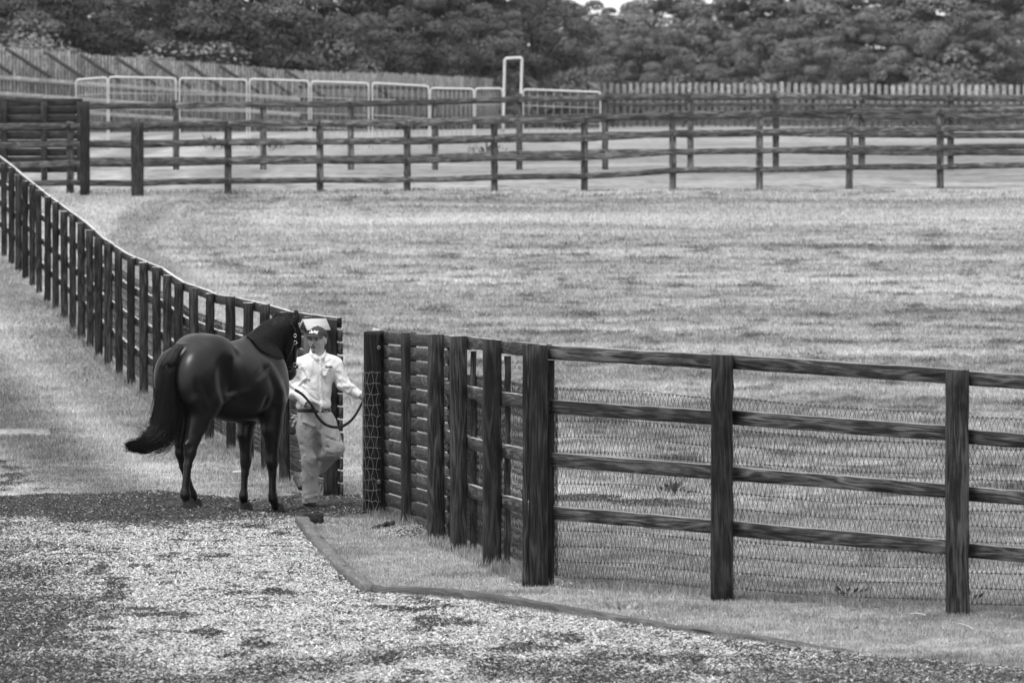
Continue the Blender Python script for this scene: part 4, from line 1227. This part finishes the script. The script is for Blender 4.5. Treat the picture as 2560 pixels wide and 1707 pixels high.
# halter
hal = thing  # straps are swept loops around the head
def loop(c, ax1, ax2, r1, r2, w, th=.006, n=28):
    an = np.linspace(0, 2 * math.pi, n + 1); ax1, ax2 = unit(ax1), unit(ax2); nrm = unit(np.cross(ax1, ax2))
    P = c + np.cos(an)[:, None] * ax1 * r1 + np.sin(an)[:, None] * ax2 * r2
    out = unit(np.cos(an)[:, None] * ax1 / r1 + np.sin(an)[:, None] * ax2 / r2)
    pr = [(-w / 2, 0), (w / 2, 0), (w / 2, th), (-w / 2, th)]
    V = np.concatenate([(P + nrm * a + out * b)[:, None] for a, b in pr], 1)
    i = np.arange(n)[:, None] * 4; j = np.arange(4)[None]; jn = (j + 1) % 4
    return (V.reshape(-1, 3), np.stack([i + j, i + jn, i + 4 + jn, i + 4 + j], -1).reshape(-1, 4), {'tone': np.full(len(P) * 4, .5)}, False)
def strap(pts, w=.022, th=.007):
    P = smooth_poly(pts, 16); return sweep(P, (0, .6, .8), w, th, .002, 0.0)
nb = HW(1206, 478, .035)
hs_ = [loop(nb, (1, 0, .12), (0, 1, 0), .072, .068, .028), loop(HW(1196, 215, .01), (1, 0, -.6), (0, 1, 0), .115, .098, .022)]
o_ = .105
side = [HW(1212, 185, .115), HW(1238, 235, .13), HW(1240, 300, .125), HW(1238, 380, .115), HW(1236, 455, .105), HW(1228, 482, .1)]
hs_.append(tubes([smooth_poly(side, 30)], .012, 6))
throat = [HW(1236, 300, .125), HW(1212, 380, .13), HW(1178, 450, .10), HW(1160, 505, .07)]
hs_.append(tubes([smooth_poly(throat, 20)], .009, 6))
hs_.append(tubes([smooth_poly([HW(1236, 470, .11), HW(1205, 508, .12), HW(1165, 512, .09), HW(1155, 520, .06)], 20)], .012, 6))
ho = part('halter', join(hs_), M['leather'], horse, local=True)
def ring(px, py, b, r, name='ring', mat='steel', th=.0032):
    c = HW(px, py, b); an = np.linspace(0, 2 * math.pi, 15)
    w = np.stack([c[0] + r * np.cos(an) * math.cos(TH), c[1] - r * np.cos(an) * math.sin(TH) * 1.0, c[2] + r * np.sin(an)], -1)
    return part(name, tubes([w], th, 5), M[mat], ho, local=True)
for q in ((1238, 265, .15, .014), (1240, 312, .14, .016), (1238, 462, .13, .018), (1174, 515, .125, .017), (1160, 530, .11, .015)): ring(*q)
# ------------------------------------------------------------------ the man
MD = 53.2
_f = U(787, 1270, MD)
MO = np.array([_f[0], _f[1], float(gz(_f[0], _f[1]))])
man = thing('person', 'man in cap, pale long sleeved shirt and khaki trousers stepping past the fence end', 'person', MO)
def MW(px, py, v=0.0):
    P = U(px / 2.703 + 280, py / 2.703 + 740, MD + v); return P - MO
def ME(px, py, v, r, **k): return dict(t='e', c=MW(px, py, v), r=r, **k)
def MC(p, q, ra, rb, **k): return dict(t='c', a=MW(*p), b=MW(*q), ra=ra, rb=rb, **k)
def rotm(ax, ang):
    m = Matrix.Rotation(ang, 3, ax); return [list(r) for r in m.transposed()]
HR = rotm('Z', R(-24))      # head turned to the man's right
M['skin'] = plain('skin', .33, .5, .35, 60, .06)
M['hair'] = plain('black_hair_short', .008, .5, .4, 200, .4)
M['cap'] = plain('grey_cap_cloth', .04, .8, .2, 90, .25)
M['mark'] = plain('pale_thread', .8, .7, .2)
M['markd'] = plain('dark_thread', .04, .7, .2)
M['lips'] = plain('lips', .06, .5, .3)
M['eye'] = plain('eye', .012, .2, .5)
M['belt'] = plain('belt_leather', .015, .4, .5)
M['shoe'] = plain('shoe_leather', .035, .45, .45, 60, .3)
def cloth(name, c, sc_=5.0, bs=.5, rough=.85):
    m = NT(name); p = m.obj()
    n = m.noise(m.map(p, (1.0, 1.0, .8)), sc_, 2, .45, 1.2); n2 = m.noise(m.map(p, (1, 1, .5)), sc_ * 2.6, 2, .5, .6)
    w = m.noise(p, 260, 2)
    return m.bsdf(m.mul(m.rng(w, .3, .7, .96, 1.04), c), rough, .15, m.add(m.rng(n, .35, .65, 0, 1, True), m.mul(n2, .3)), bs, .03)
M['shirt'] = cloth('pale_shirt_cloth', .64, 7, .4)
M['trouser'] = cloth('khaki_trouser_cloth', .27, 6, .4)

# body: one continuous figure under the clothes
hc = (1388, 298)
def hp(dx, dy, dz):
    "offset from the head centre in the turned head's frame: x to viewer right, y away, z up (metres)"
    a = R(-24); c, s = math.cos(a), math.sin(a)
    return MW(*hc) + np.array([dx * c - dy * s, dx * s + dy * c, dz])
BP = [dict(t='e', c=hp(0, .005, .02), r=(.074, .094, .098), rot=HR, k=.02), dict(t='e', c=hp(0, -.02, -.045), r=(.058, .066, .078), rot=HR, k=.03),
      dict(t='e', c=hp(0, -.063, -.102), r=(.024, .02, .018), k=.02),                                        # chin
      dict(t='c', a=hp(0, -.088, .018), b=hp(0, -.108, -.024), ra=.007, rb=.012, k=.012), dict(t='e', c=hp(.011, -.098, -.030), r=(.008, .01, .007), k=.006), dict(t='e', c=hp(-.011, -.098, -.030), r=(.008, .01, .007), k=.006),
      dict(t='c', a=hp(-.035, -.078, .032), b=hp(.035, -.078, .032), ra=.010, rb=.010, k=.014),             # brow
      dict(t='e', c=hp(-.03, -.093, .012), r=(.016, .012, .010), sub=True, k=.012), dict(t='e', c=hp(.03, -.093, .012), r=(.016, .012, .010), sub=True, k=.012),
      dict(t='e', c=hp(-.03, -.074, .010), r=(.014, .012, .010), k=.004), dict(t='e', c=hp(.03, -.074, .010), r=(.014, .012, .010), k=.004),
      dict(t='e', c=hp(-.042, -.058, -.02), r=(.022, .022, .022), k=.02), dict(t='e', c=hp(.042, -.058, -.02), r=(.022, .022, .022), k=.02),   # cheek bones
      dict(t='e', c=hp(0, -.082, -.062), r=(.026, .016, .02), k=.014),                                       # mouth mound
      dict(t='e', c=hp(.078, .012, -.008), r=(.010, .020, .034), rot=HR, k=.008), dict(t='e', c=hp(-.078, .012, -.008), r=(.010, .020, .034), rot=HR, k=.008),
      MC((1392, 350, .02), (1393, 430, .03), .054, .062, k=.03),
      ME(1385, 500, .02, (.15, .10, .17), k=.05), ME(1372, 640, .02, (.135, .10, .19), k=.06), MC((1275, 470, .02), (1495, 462, .02), .05, .05, k=.05),
      MC((1262, 470, .01), (1232, 615, .03), .045, .04, k=.02), MC((1232, 615, .03), (1318, 727, -.15), .038, .026, k=.02),
      MC((1508, 465, .02), (1556, 590, .03), .045, .038, k=.02), MC((1556, 590, .03), (1668, 668, .03), .038, .026, k=.02),
      ME(1378, 810, .02, (.15, .1, .12), k=.05),
      MC((1330, 850, .0), (1345, 1090, -.03), .08, .055, k=.03), MC((1345, 1090, -.03), (1338, 1370, 0), .052, .036, k=.02),
      MC((1440, 860, .0), (1510, 1045, -.10), .08, .055, k=.03), MC((1510, 1045, -.10), (1290, 1235, .2), .052, .036, k=.02),
      MC((1335, 1375, .0), (1400, 1412, -.03), .035, .03, k=.02), MC((1290, 1235, .2), (1262, 1240, .2), .034, .03, k=.02)]
# hands: palm and five bent fingers; right hand closes on the rope, left reaches forward
def hand(wr, pd, side, fd, curl, s=1.0):
    """wr wrist, pd palm direction, side = towards the thumb, curl = direction the fingers bend to"""
    wr = np.array(wr); pd, side = unit(pd), unit(side); curl = unit(np.array(curl, float))
    L = [dict(t='c', a=wr, b=wr + pd * .035 * s, ra=.024 * s, rb=.024 * s, k=.012)]
    for i, (o, ln) in enumerate(((.030, .070), (.010, .078), (-.010, .072), (-.029, .058))):
        b0 = wr + pd * .030 * s + side * o * .6 * s; b1 = wr + pd * .088 * s + side * o * s
        L.append(dict(t='c', a=b0, b=b1, ra=.013 * s, rb=.0105 * s, k=.008))
        d = unit(pd * math.cos(fd) + curl * math.sin(fd)); p1 = b1 + d * ln * .48 * s
        d2 = unit(pd * math.cos(fd * 2) + curl * math.sin(fd * 2)); p2 = p1 + d2 * ln * .34 * s
        d3 = unit(pd * math.cos(fd * 2.8) + curl * math.sin(fd * 2.8)); p3 = p2 + d3 * ln * .24 * s
        for q0, q1, r0, r1 in ((b1, p1, .010, .0092), (p1, p2, .0092, .0085), (p2, p3, .0085, .0072)):
            L.append(dict(t='c', a=q0, b=q1, ra=r0 * s, rb=r1 * s, k=.002))
    t0 = wr + pd * .02 * s + side * .018 * s; t1 = t0 + (pd * .5 + side * .75 + curl * .2) * .036 * s; t2 = t1 + unit(pd * .9 + side * .3 + curl * .6) * .030 * s; t3 = t2 + unit(pd + curl * .7 - side * .2) * .024 * s
    L += [dict(t='c', a=t0, b=t1, ra=.015 * s, rb=.012 * s, k=.01), dict(t='c', a=t1, b=t2, ra=.0115 * s, rb=.0105 * s, k=.003), dict(t='c', a=t2, b=t3, ra=.0105 * s, rb=.0085 * s, k=.003)]
    return L
BP += hand(MW(1324, 735, -.155), (.9, -.1, -.12), (.05, -.2, 1), .62, (.1, -.6, -.6))
BP += hand(MW(1676, 676, .03), (.75, .0, -.5), (.3, -.7, .5), .5, (.1, .9, -.5))
V, Q = sdf_mesh(BP, .0065, .02)
mb = part('body', (V, Q, None, True), M['skin'], man, local=True)

# face details
part('eye', join([(lambda m: (m[0], m[1], None, True))(sdf_mesh([dict(t='e', c=hp(-.03, -.0845, .009), r=(.016, .006, .0075), rot=HR)], .002))]), M['eye'], mb, local=True)
part('eye', join([(lambda m: (m[0], m[1], None, True))(sdf_mesh([dict(t='e', c=hp(.03, -.0845, .009), r=(.016, .006, .0075), rot=HR)], .002))]), M['eye'], mb, local=True)
def cl(pr, vox=.004, **k):
    m = sdf_mesh(pr, vox, .01, **k); return (m[0], m[1], None, True)
part('mouth', cl([dict(t='c', a=hp(-.017, -.096, -.067), b=hp(.017, -.096, -.067), ra=.006, rb=.006)], .002), M['lips'], mb, local=True)
part('moustache', cl([dict(t='c', a=hp(-.004, -.101, -.050), b=hp(-.027, -.090, -.063), ra=.0055, rb=.004), dict(t='c', a=hp(.004, -.101, -.050), b=hp(.027, -.090, -.063), ra=.004, rb=.003),
                      dict(t='e', c=hp(0, -.080, -.108), r=(.014, .008, .010))], .002), M['hair'], mb, local=True)
part('eyebrow', cl([dict(t='c', a=hp(-.042, -.083, .031), b=hp(-.017, -.092, .032), ra=.004, rb=.004)], .002), M['hair'], mb, local=True)
part('eyebrow', cl([dict(t='c', a=hp(.042, -.083, .031), b=hp(.017, -.092, .032), ra=.004, rb=.004)], .002), M['hair'], mb, local=True)
part('hair', cl([dict(t='e', c=hp(0, .028, .018), r=(.082, .088, .085), rot=HR), dict(t='c', a=hp(.070, -.030, .035), b=hp(.069, -.026, -.022), ra=.014, rb=.008), dict(t='c', a=hp(-.070, -.030, .035), b=hp(-.069, -.026, -.022), ra=.014, rb=.008),
                 dict(t='e', c=hp(0, -.075, -.035), r=(.2, .068, .13), sub=True, k=.01)], .004, cuts=[(hp(0, 0, -.065), (0, -.3, -1))]), M['hair'], mb, local=True)
# cap
cc = hp(0, .004, .042)
tl = np.array([math.sin(R(-24)) * -.0, 0, 0])
CP = [dict(t='e', c=cc, r=(.088, .104, .088), rot=HR)]
cap = part('cap', cl(CP, .0045, cuts=[(hp(0, 0, .038), (.0, -.10, -1))]), M['cap'], man, local=True)
# brim: curved sheet reaching forward
nb_ = 17; an = np.linspace(-1, 1, nb_); rr = np.linspace(0, 1, 8)
Vb = []
for top in (0, 1):
    for r_ in rr:
        for a_ in an:
            th = a_ * 1.18; rad_ = .094 + .062 * r_ * math.cos(a_ * 1.35) ** .7
            x = math.sin(th) * (.084 + .02 * r_ * (1 - abs(a_))); y = -math.cos(th) * rad_ - .006
            z = .052 - .014 * r_ - .022 * a_ ** 2 * (.5 + .5 * r_) + .004 * top
            Vb.append(hp(x, y, z))
k_ = nb_ * 8; Fb = []
for t_ in (0, 1):
    for i in range(7):
        for j in range(nb_ - 1):
            q = [t_ * k_ + i * nb_ + j, t_ * k_ + i * nb_ + j + 1, t_ * k_ + (i + 1) * nb_ + j + 1, t_ * k_ + (i + 1) * nb_ + j]
            Fb.append(q if t_ else q[::-1])
ed = [i for i in range(nb_)] + [i * nb_ + nb_ - 1 for i in range(1, 8)] + [7 * nb_ + j for j in range(nb_ - 2, -1, -1)] + [i * nb_ for i in range(6, 0, -1)]
for i in range(len(ed)): a, b = ed[i], ed[(i + 1) % len(ed)]; Fb.append([b, a, a + k_, b + k_])
part('brim', (np.array(Vb), np.array(Fb), None, True), M['cap'], cap, local=True)
part('button', cl([dict(t='e', c=hp(0, .004, .131), r=(.009, .009, .005))], .003), M['cap'], cap, local=True)

# lettering
def lettering(txt, size, fn, mat, parent, thick=.0, off=.012, shear=.12):
    cu = bpy.data.curves.new('lettering', 'FONT'); cu.body = txt; cu.size = size; cu.align_x = 'CENTER'; cu.align_y = 'CENTER'; cu.offset = off * size; cu.shear = shear; cu.resolution_u = 4
    ob = bpy.data.objects.new('lettering_curve', cu); COL.objects.link(ob)
    dg = bpy.context.evaluated_depsgraph_get(); me0 = ob.evaluated_get(dg).to_mesh()
    v = np.array([list(q.co) for q in me0.vertices]); f = [list(p.vertices) for p in me0.polygons]
    ob.evaluated_get(dg).to_mesh_clear(); bpy.data.objects.remove(ob)
    by = {}
    for q in f: by.setdefault(len(q), []).append(q)
    W = np.array([fn(x, y) for x, y, z in v])
    W2 = W + np.array([0, .003, 0])
    return part('lettering', (np.concatenate([W, W2]), [np.array(q) for q in by.values()] + [np.array(q) + len(W) for q in by.values()], None, False), M[mat], parent, local=True)
def on_cap(x, y):
    th = x / .092; z = .088 + y - .006 * math.cos(th); e = math.sqrt(max(1 - ((z - .042) / .088) ** 2, .05))
    return hp(math.sin(th) * .0885 * e, .004 - math.cos(th) * .1075 * e, z)
lettering('Darley', .041, on_cap, 'mark', cap, off=.03)

# shirt
SP = [ME(1386, 495, .02, (.178, .125, .165), k=.05), ME(1372, 625, .02, (.158, .125, .21), k=.06), ME(1362, 735, .02, (.165, .13, .09), k=.04),
      MC((1285, 462, .02), (1490, 452, .02), .066, .066, k=.06), ME(1392, 420, .03, (.085, .075, .05), k=.04),
      MC((1258, 470, .01), (1224, 615, .03), .070, .060, k=.03), MC((1224, 615, .03), (1310, 715, -.135), .060, .046, k=.03),
      MC((1512, 465, .02), (1560, 592, .03), .070, .060, k=.03), MC((1560, 592, .03), (1662, 664, .03), .058, .044, k=.03),
      ME(1218, 665, .0, (.05, .06, .045), k=.03),
      # cuffs
      MC((1302, 708, -.125), (1326, 735, -.16), .043, .043, k=.01), MC((1648, 656, .03), (1676, 674, .03), .041, .041, k=.01)]
g = np.random.default_rng(12)
for (p, q, r) in (((1300, 560, -.10), (1240, 620, -.03), .012), ((1290, 605, -.085), (1385, 690, -.10), .010), ((1290, 650, -.11), (1380, 720, -.12), .012),                   ((1545, 560, -.035), (1600, 590, -.02), .014), ((1570, 610, -.04), (1640, 610, -.0), .012), ((1530, 610, -.03), (1590, 650, -.02), .012), ((1200, 610, -.02), (1260, 640, -.05), .013),
                  ((1215, 660, -.06), (1290, 690, -.12), .012), ((1330, 740, -.10), (1440, 745, -.10), .010), ((1290, 480, -.09), (1330, 560, -.115), .012), ((1470, 470, -.08), (1440, 540, -.11), .012)):
    SP.append(dict(t='c', a=MW(*p), b=MW(*q), ra=r * .75, rb=r * .3, k=.03))
for (p, q) in (((1278, 580, -.10), (1262, 660, -.09)), ((1496, 560, -.10), (1488, 650, -.10)), ((1340, 600, -.13), (1400, 720, -.135)), ((1570, 640, -.06), (1610, 615, -.05)), ((1230, 640, -.09), (1275, 670, -.11))):
    SP.append(dict(t='c', a=MW(*p), b=MW(*q), ra=.010, rb=.005, sub=True, k=.016))
fold = lambda X, Y, Z: .0035 * np.sin(X * 22 + Z * 31 + 2 * np.sin(Z * 9)) * np.sin(Z * 14 + X * 9)
wc = MW(1662, 664, .03); wd_ = unit(MW(1676, 674, .03) - MW(1648, 656, .03))
shm = sdf_mesh(SP, .0075, .03, noise=fold, cuts=[(MW(1362, 762, .02), (0, 0, -1)), ])
# trim at cuffs and neck
def trim(V, Q, tests):
    bad = np.zeros(len(V), bool)
    for c, n, r in tests: bad |= (((V - c) @ n) > 0) & (np.linalg.norm(V - c, axis=1) < r)
    Q = Q[~bad[Q].any(1)]; u, inv = np.unique(Q, return_inverse=True)
    return V[u], inv.reshape(Q.shape)
c1 = MW(1326, 733, -.158); n1 = unit(MW(1326, 735, -.16) - MW(1302, 708, -.125)); c2 = MW(1677, 674, .03)
SV, SQ = trim(shm[0], shm[1], [(c1, n1, .09), (c2, wd_, .09), (MW(1393, 392, .01), unit([0, -.35, 1]), .075)])
shirt = part('shirt', (SV, SQ, None, True), M['shirt'], man, local=True)
# collar: two pointed leaves and a band
def sheet(pts, th=.004, name='collar', mat='shirt', parent=None):
    P = np.array(pts, float); n = len(P); c = P.mean(0); N = unit(np.cross(P[1] - P[0], P[2] - P[0])) * th
    if N[1] > 0: N = -N
    V = np.concatenate([P, P + N]); Fc = [np.array([list(range(n))]), np.array([[i + n for i in range(n)]]), np.array([[i, (i + 1) % n, (i + 1) % n + n, i + n] for i in range(n)])]
    return part(name, (V, Fc, None, False), M[mat], parent, local=True)
fr = -.075
sheet([MW(1340, 354, .02), MW(1332, 392, -.045), MW(1381, 436, -.118), MW(1396, 412, -.112), MW(1366, 385, -.06)], .006, parent=shirt)
sheet([MW(1442, 362, .03), MW(1446, 398, -.03), MW(1428, 436, -.105), MW(1408, 412, -.112), MW(1428, 392, -.06)], .006, parent=shirt)
part('collar_band', cl([dict(t='c', a=MW(1392, 372, .03), b=MW(1393, 400, .03), ra=.064, rb=.072), dict(t='c', a=MW(1392, 300, .02), b=MW(1393, 460, .02), ra=.056, rb=.058, sub=True, k=.004)], .005, cuts=[(MW(1392, 378, 0), (0, -.45, 1)), (MW(1392, 410, 0), (0, 0, -1)), ]), M['shirt'], shirt, local=True)
# placket, buttons, pocket
def front(px, py, out=.0): # find the shirt's front surface at a crop pixel
    best = None; p = MW(px, py, 0)
    d = np.hypot(SV[:, 0] - p[0], SV[:, 2] - p[2]); m = d < max(.014, d.min() + .004)
    m &= SV[:, 1] < SV[m][:, 1].min() + .012; y = SV[m][:, 1].mean() - .0025
    return np.array([p[0], y - out, p[2]])
pl = [(1401, 415), (1402, 450), (1403, 500), (1403, 560), (1404, 620), (1408, 680), (1412, 735), (1414, 752)]
P = smooth_poly([front(x + 7, y, .0015) for x, y in pl], 24)
part('placket', sweep(P, (1, 0, 0), .026, .004, .001, 0.0), M['shirt'], shirt, local=True)
for x, y in pl[1:7]:
    c = front(x + 6, y, .004); part('button', cl([dict(t='e', c=c, r=(.0045, .002, .0045))], .0015), M['palebox'], shirt, local=True)
P = np.concatenate([[front(x0 + (x1 - x0) * s, y0 + (y1 - y0) * s, .001) for s in np.linspace(0, 1, 7)] for (x0, y0), (x1, y1) in zip(((1443, 492), (1444, 578), (1478, 580), (1486, 492)), ((1444, 578), (1478, 580), (1486, 492), (1443, 492)))])
part('pocket', tubes([P], .0018, 4), M['shirt'], shirt, local=True)
lettering('Darley', .026, lambda x, y: front(1468 + x * 709, 474 - y * 709, .003), 'markd', shirt, off=.03)

# trousers
TP = [ME(1370, 805, .02, (.165, .125, .085), k=.05), ME(1385, 860, .02, (.175, .13, .10), k=.05),
      MC((1322, 880, .0), (1342, 1090, -.03), .118, .083, k=.04), MC((1342, 1090, -.03), (1338, 1340, 0), .083, .076, k=.04), MC((1338, 1340, 0), (1340, 1385, 0), .074, .080, k=.02),
      MC((1440, 890, .0), (1502, 1035, -.10), .118, .092, k=.04), MC((1502, 1035, -.10), (1400, 1135, .06), .088, .080, k=.04), MC((1400, 1135, .06), (1318, 1215, .18), .080, .068, k=.03),
      dict(t='c', a=MW(1384, 960, -.1), b=MW(1392, 1110, -.05), ra=.022, rb=.02, sub=True, k=.05)]
for (p, q, r) in (((1440, 930, -.12), (1530, 965, -.13), .012), ((1440, 990, -.12), (1540, 1010, -.16), .014), ((1460, 1040, -.17), (1540, 1050, -.18), .014), ((1430, 1080, -.10), (1520, 1075, -.15), .012),
                  ((1290, 850, -.12), (1370, 880, -.12), .011), ((1300, 1080, -.1), (1370, 1095, -.11), .011), ((1300, 1330, -.06), (1375, 1310, -.06), .013), ((1310, 1370, -.07), (1385, 1345, -.06), .014), ((1262, 900, -.05), (1290, 1060, -.07), .012)):
    TP.append(dict(t='c', a=MW(*p), b=MW(*q), ra=r * .9, rb=r * .5, k=.016))
for (p, q) in (((1450, 955, -.15), (1530, 985, -.155)), ((1450, 1020, -.16), (1535, 1035, -.195)), ((1455, 1065, -.17), (1500, 1068, -.19)), ((1290, 1350, -.09), (1380, 1328, -.085)), ((1425, 870, -.14), (1410, 930, -.13))):
    TP.append(dict(t='c', a=MW(*p), b=MW(*q), ra=.010, rb=.005, sub=True, k=.016))
fold2 = lambda X, Y, Z: .004 * np.sin(X * 18 - Z * 24 + 2 * np.sin(Z * 7)) * np.sin(Z * 11 + Y * 9)
tm_ = sdf_mesh(TP, .0085, .03, noise=fold2, cuts=[(MW(1365, 771, 0), (0, 0, 1))])
cb = MW(1296, 1232, .21); nb2 = unit(MW(1318, 1215, .18) - MW(1400, 1135, .06))
TV, TQ = trim(tm_[0], tm_[1], [(MW(1340, 1396, 0), np.array([0.05, 0, -1.0]), .2), (cb - nb2 * .02, nb2, .2)])
trousers = part('trousers', (TV, TQ, None, True), M['trouser'], man, local=True)
part('fly', tubes([smooth_poly([MW(1413, 778, -.118), MW(1412, 830, -.128), MW(1408, 885, -.12)], 10)], .003, 4), M['trouser'], trousers, local=True)
part('pocket_seam', tubes([smooth_poly([MW(1283, 785, -.085), MW(1274, 840, -.075), MW(1270, 875, -.06)], 10)], .003, 4), M['trouser'], trousers, local=True)
# belt with buckle
an = np.linspace(0, 2 * math.pi, 41); bc = MW(1366, 767, .02)
P = np.stack([bc[0] + np.cos(an) * .153, bc[1] + np.sin(an) * .118, bc[2] + 0 * an], -1)
V4 = np.concatenate([(P + [0, 0, a] + np.stack([np.cos(an), np.sin(an), 0 * an], -1) * b_)[:, None] for a, b_ in ((-.016, 0), (.016, 0), (.016, .006), (-.016, .006))], 1)
i = np.arange(40)[:, None] * 4; j = np.arange(4)[None]; jn = (j + 1) % 4
belt = part('belt', (V4.reshape(-1, 3), np.stack([i + j, i + jn, i + 4 + jn, i + 4 + j], -1).reshape(-1, 4), None, False), M['belt'], man, local=True)
q = MW(1442, 768, -.09); part('buckle', tubes([np.array([q + [-.018, 0, -.015], q + [.018, .006, -.015], q + [.018, .006, .015], q + [-.018, 0, .015], q + [-.018, 0, -.015]])], .003, 5), M['steel'], belt, local=True)
# shoes
s1 = part('shoe', cl([MC((1330, 1392, .0), (1345, 1398, 0), .052, .05, k=.03), MC((1345, 1404, -.0), (1425, 1412, -.03), .047, .040, sq=(1, 1, 1.15), k=.03), ME(1418, 1413, -.03, (.045, .045, .032), k=.02)], .006, cuts=[(MW(1380, 1425, 0), (0, 0, -1)), (MW(1335, 1374, 0), (-.2, 0, 1))]), M['shoe'], man, local=True)
part('sole', cl([MC((1325, 1424, .0), (1425, 1426, -.03), .052, .050, sq=(1, 1, 1), k=.01), ], .006, cuts=[(MW(1380, 1421, 0), (0, 0, 1)), (MW(1380, 1434, 0), (0, 0, -1))]), M['belt'], s1, local=True)
sd = MW(1252, 1232, .22); 
s2 = part('shoe', cl([MC((1282, 1222, .2), (1258, 1222, .22), .046, .044, k=.03), MC((1262, 1226, .22), (1290, 1285, .12), .042, .034, k=.03)], .006), M['shoe'], man, local=True)
part('sole', cl([MC((1245, 1222, .225), (1275, 1290, .125), .034, .030, sq=(1, 1, 1), k=.01)], .006), M['belt'], s2, local=True)

# gloves tucked into the back pocket
gl = [MC((1262, 825, -.02), (1235, 812, -.04), .016, .013), MC((1250, 820, -.03), (1212, 800, -.05), .012, .008), MC((1255, 826, -.03), (1214, 822, -.05), .011, .008), MC((1258, 835, -.03), (1228, 850, -.05), .014, .010), MC((1250, 835, -.03), (1220, 880, -.04), .020, .012)]
m = sdf_mesh(gl, .005, .012)
o = part('glove', (m[0] + MO, m[1], None, True), plain('grey_glove_cloth', .3, .8, .2, 40, .6)); tagp(o, 'crumpled grey work glove poking out of the trouser pocket of the man', 'glove')

# ------------------------------------------------------------------ lead rope with chain
def RP(px, py, d): return U(px / 2.703 + 280, py / 2.703 + 740, d)
hx = math.cos(TH)
lead = thing('lead_rope', 'black flat lead strap with chain, hanging from the halter to the hand of the man', 'lead', RP(1360, 760, 52.95))
pts = [RP(1236, 632, 52.78), RP(1290, 668, 52.85), RP(1340, 725, 52.93), RP(1362, 760, 52.95), RP(1390, 815, 52.95), RP(1440, 865, 52.92), RP(1500, 885, 52.92), RP(1560, 878, 52.98), RP(1620, 835, 53.05), RP(1665, 770, 53.12), RP(1697, 705, 53.18), RP(1712, 680, 53.2)]
P = smooth_poly(pts, 70)
part('strap', sweep(P, (0, .12, 1), .027, .006, .001, 0.0), M['leather'], lead)
cp = smooth_poly([RP(1163, 535, 52.65), RP(1175, 575, 52.68), RP(1200, 605, 52.72), RP(1236, 632, 52.78)], 12)
lk = []
for i in range(11):
    c = (cp[i] + cp[i + 1]) / 2; t = unit(cp[i + 1] - cp[i]); n_ = unit(np.cross(t, [0, 1, 0] if i % 2 else [0, .3, 1])); a = np.linspace(0, 2 * math.pi, 13)
    lk.append(c + np.cos(a)[:, None] * t * .017 + np.sin(a)[:, None] * n_ * .010)
part('chain', tubes(np.array(lk), .0032, 5), M['steel'], lead)
# ------------------------------------------------------------------ damp air over the far end
def haze():
    x0, x1, y0, y1, z0, z1 = -920, 920, -8, 2620, -3.2, 24
    V = np.array([[x, y, z] for x in (x0, x1) for y in (y0, y1) for z in (z0, z1)], float)
    Fc = np.array([[0, 1, 3, 2], [4, 6, 7, 5], [0, 4, 5, 1], [2, 3, 7, 6], [0, 2, 6, 4], [1, 5, 7, 3]])
    m = bpy.data.materials.new('haze'); m.use_nodes = True; t = m.node_tree; t.nodes.clear()
    v = t.nodes.new('ShaderNodeVolumePrincipled'); o = t.nodes.new('ShaderNodeOutputMaterial')
    v.inputs['Color'].default_value = (.85, .85, .85, 1); v.inputs['Density'].default_value = HAZE
    t.links.new(v.outputs[0], o.inputs['Volume'])
    ob = part('haze', (V, Fc, None, False), m, loc=(0, 0, 0)); tagp(ob, kind='stuff')
HAZE = 0.00007
if HAZE: haze()
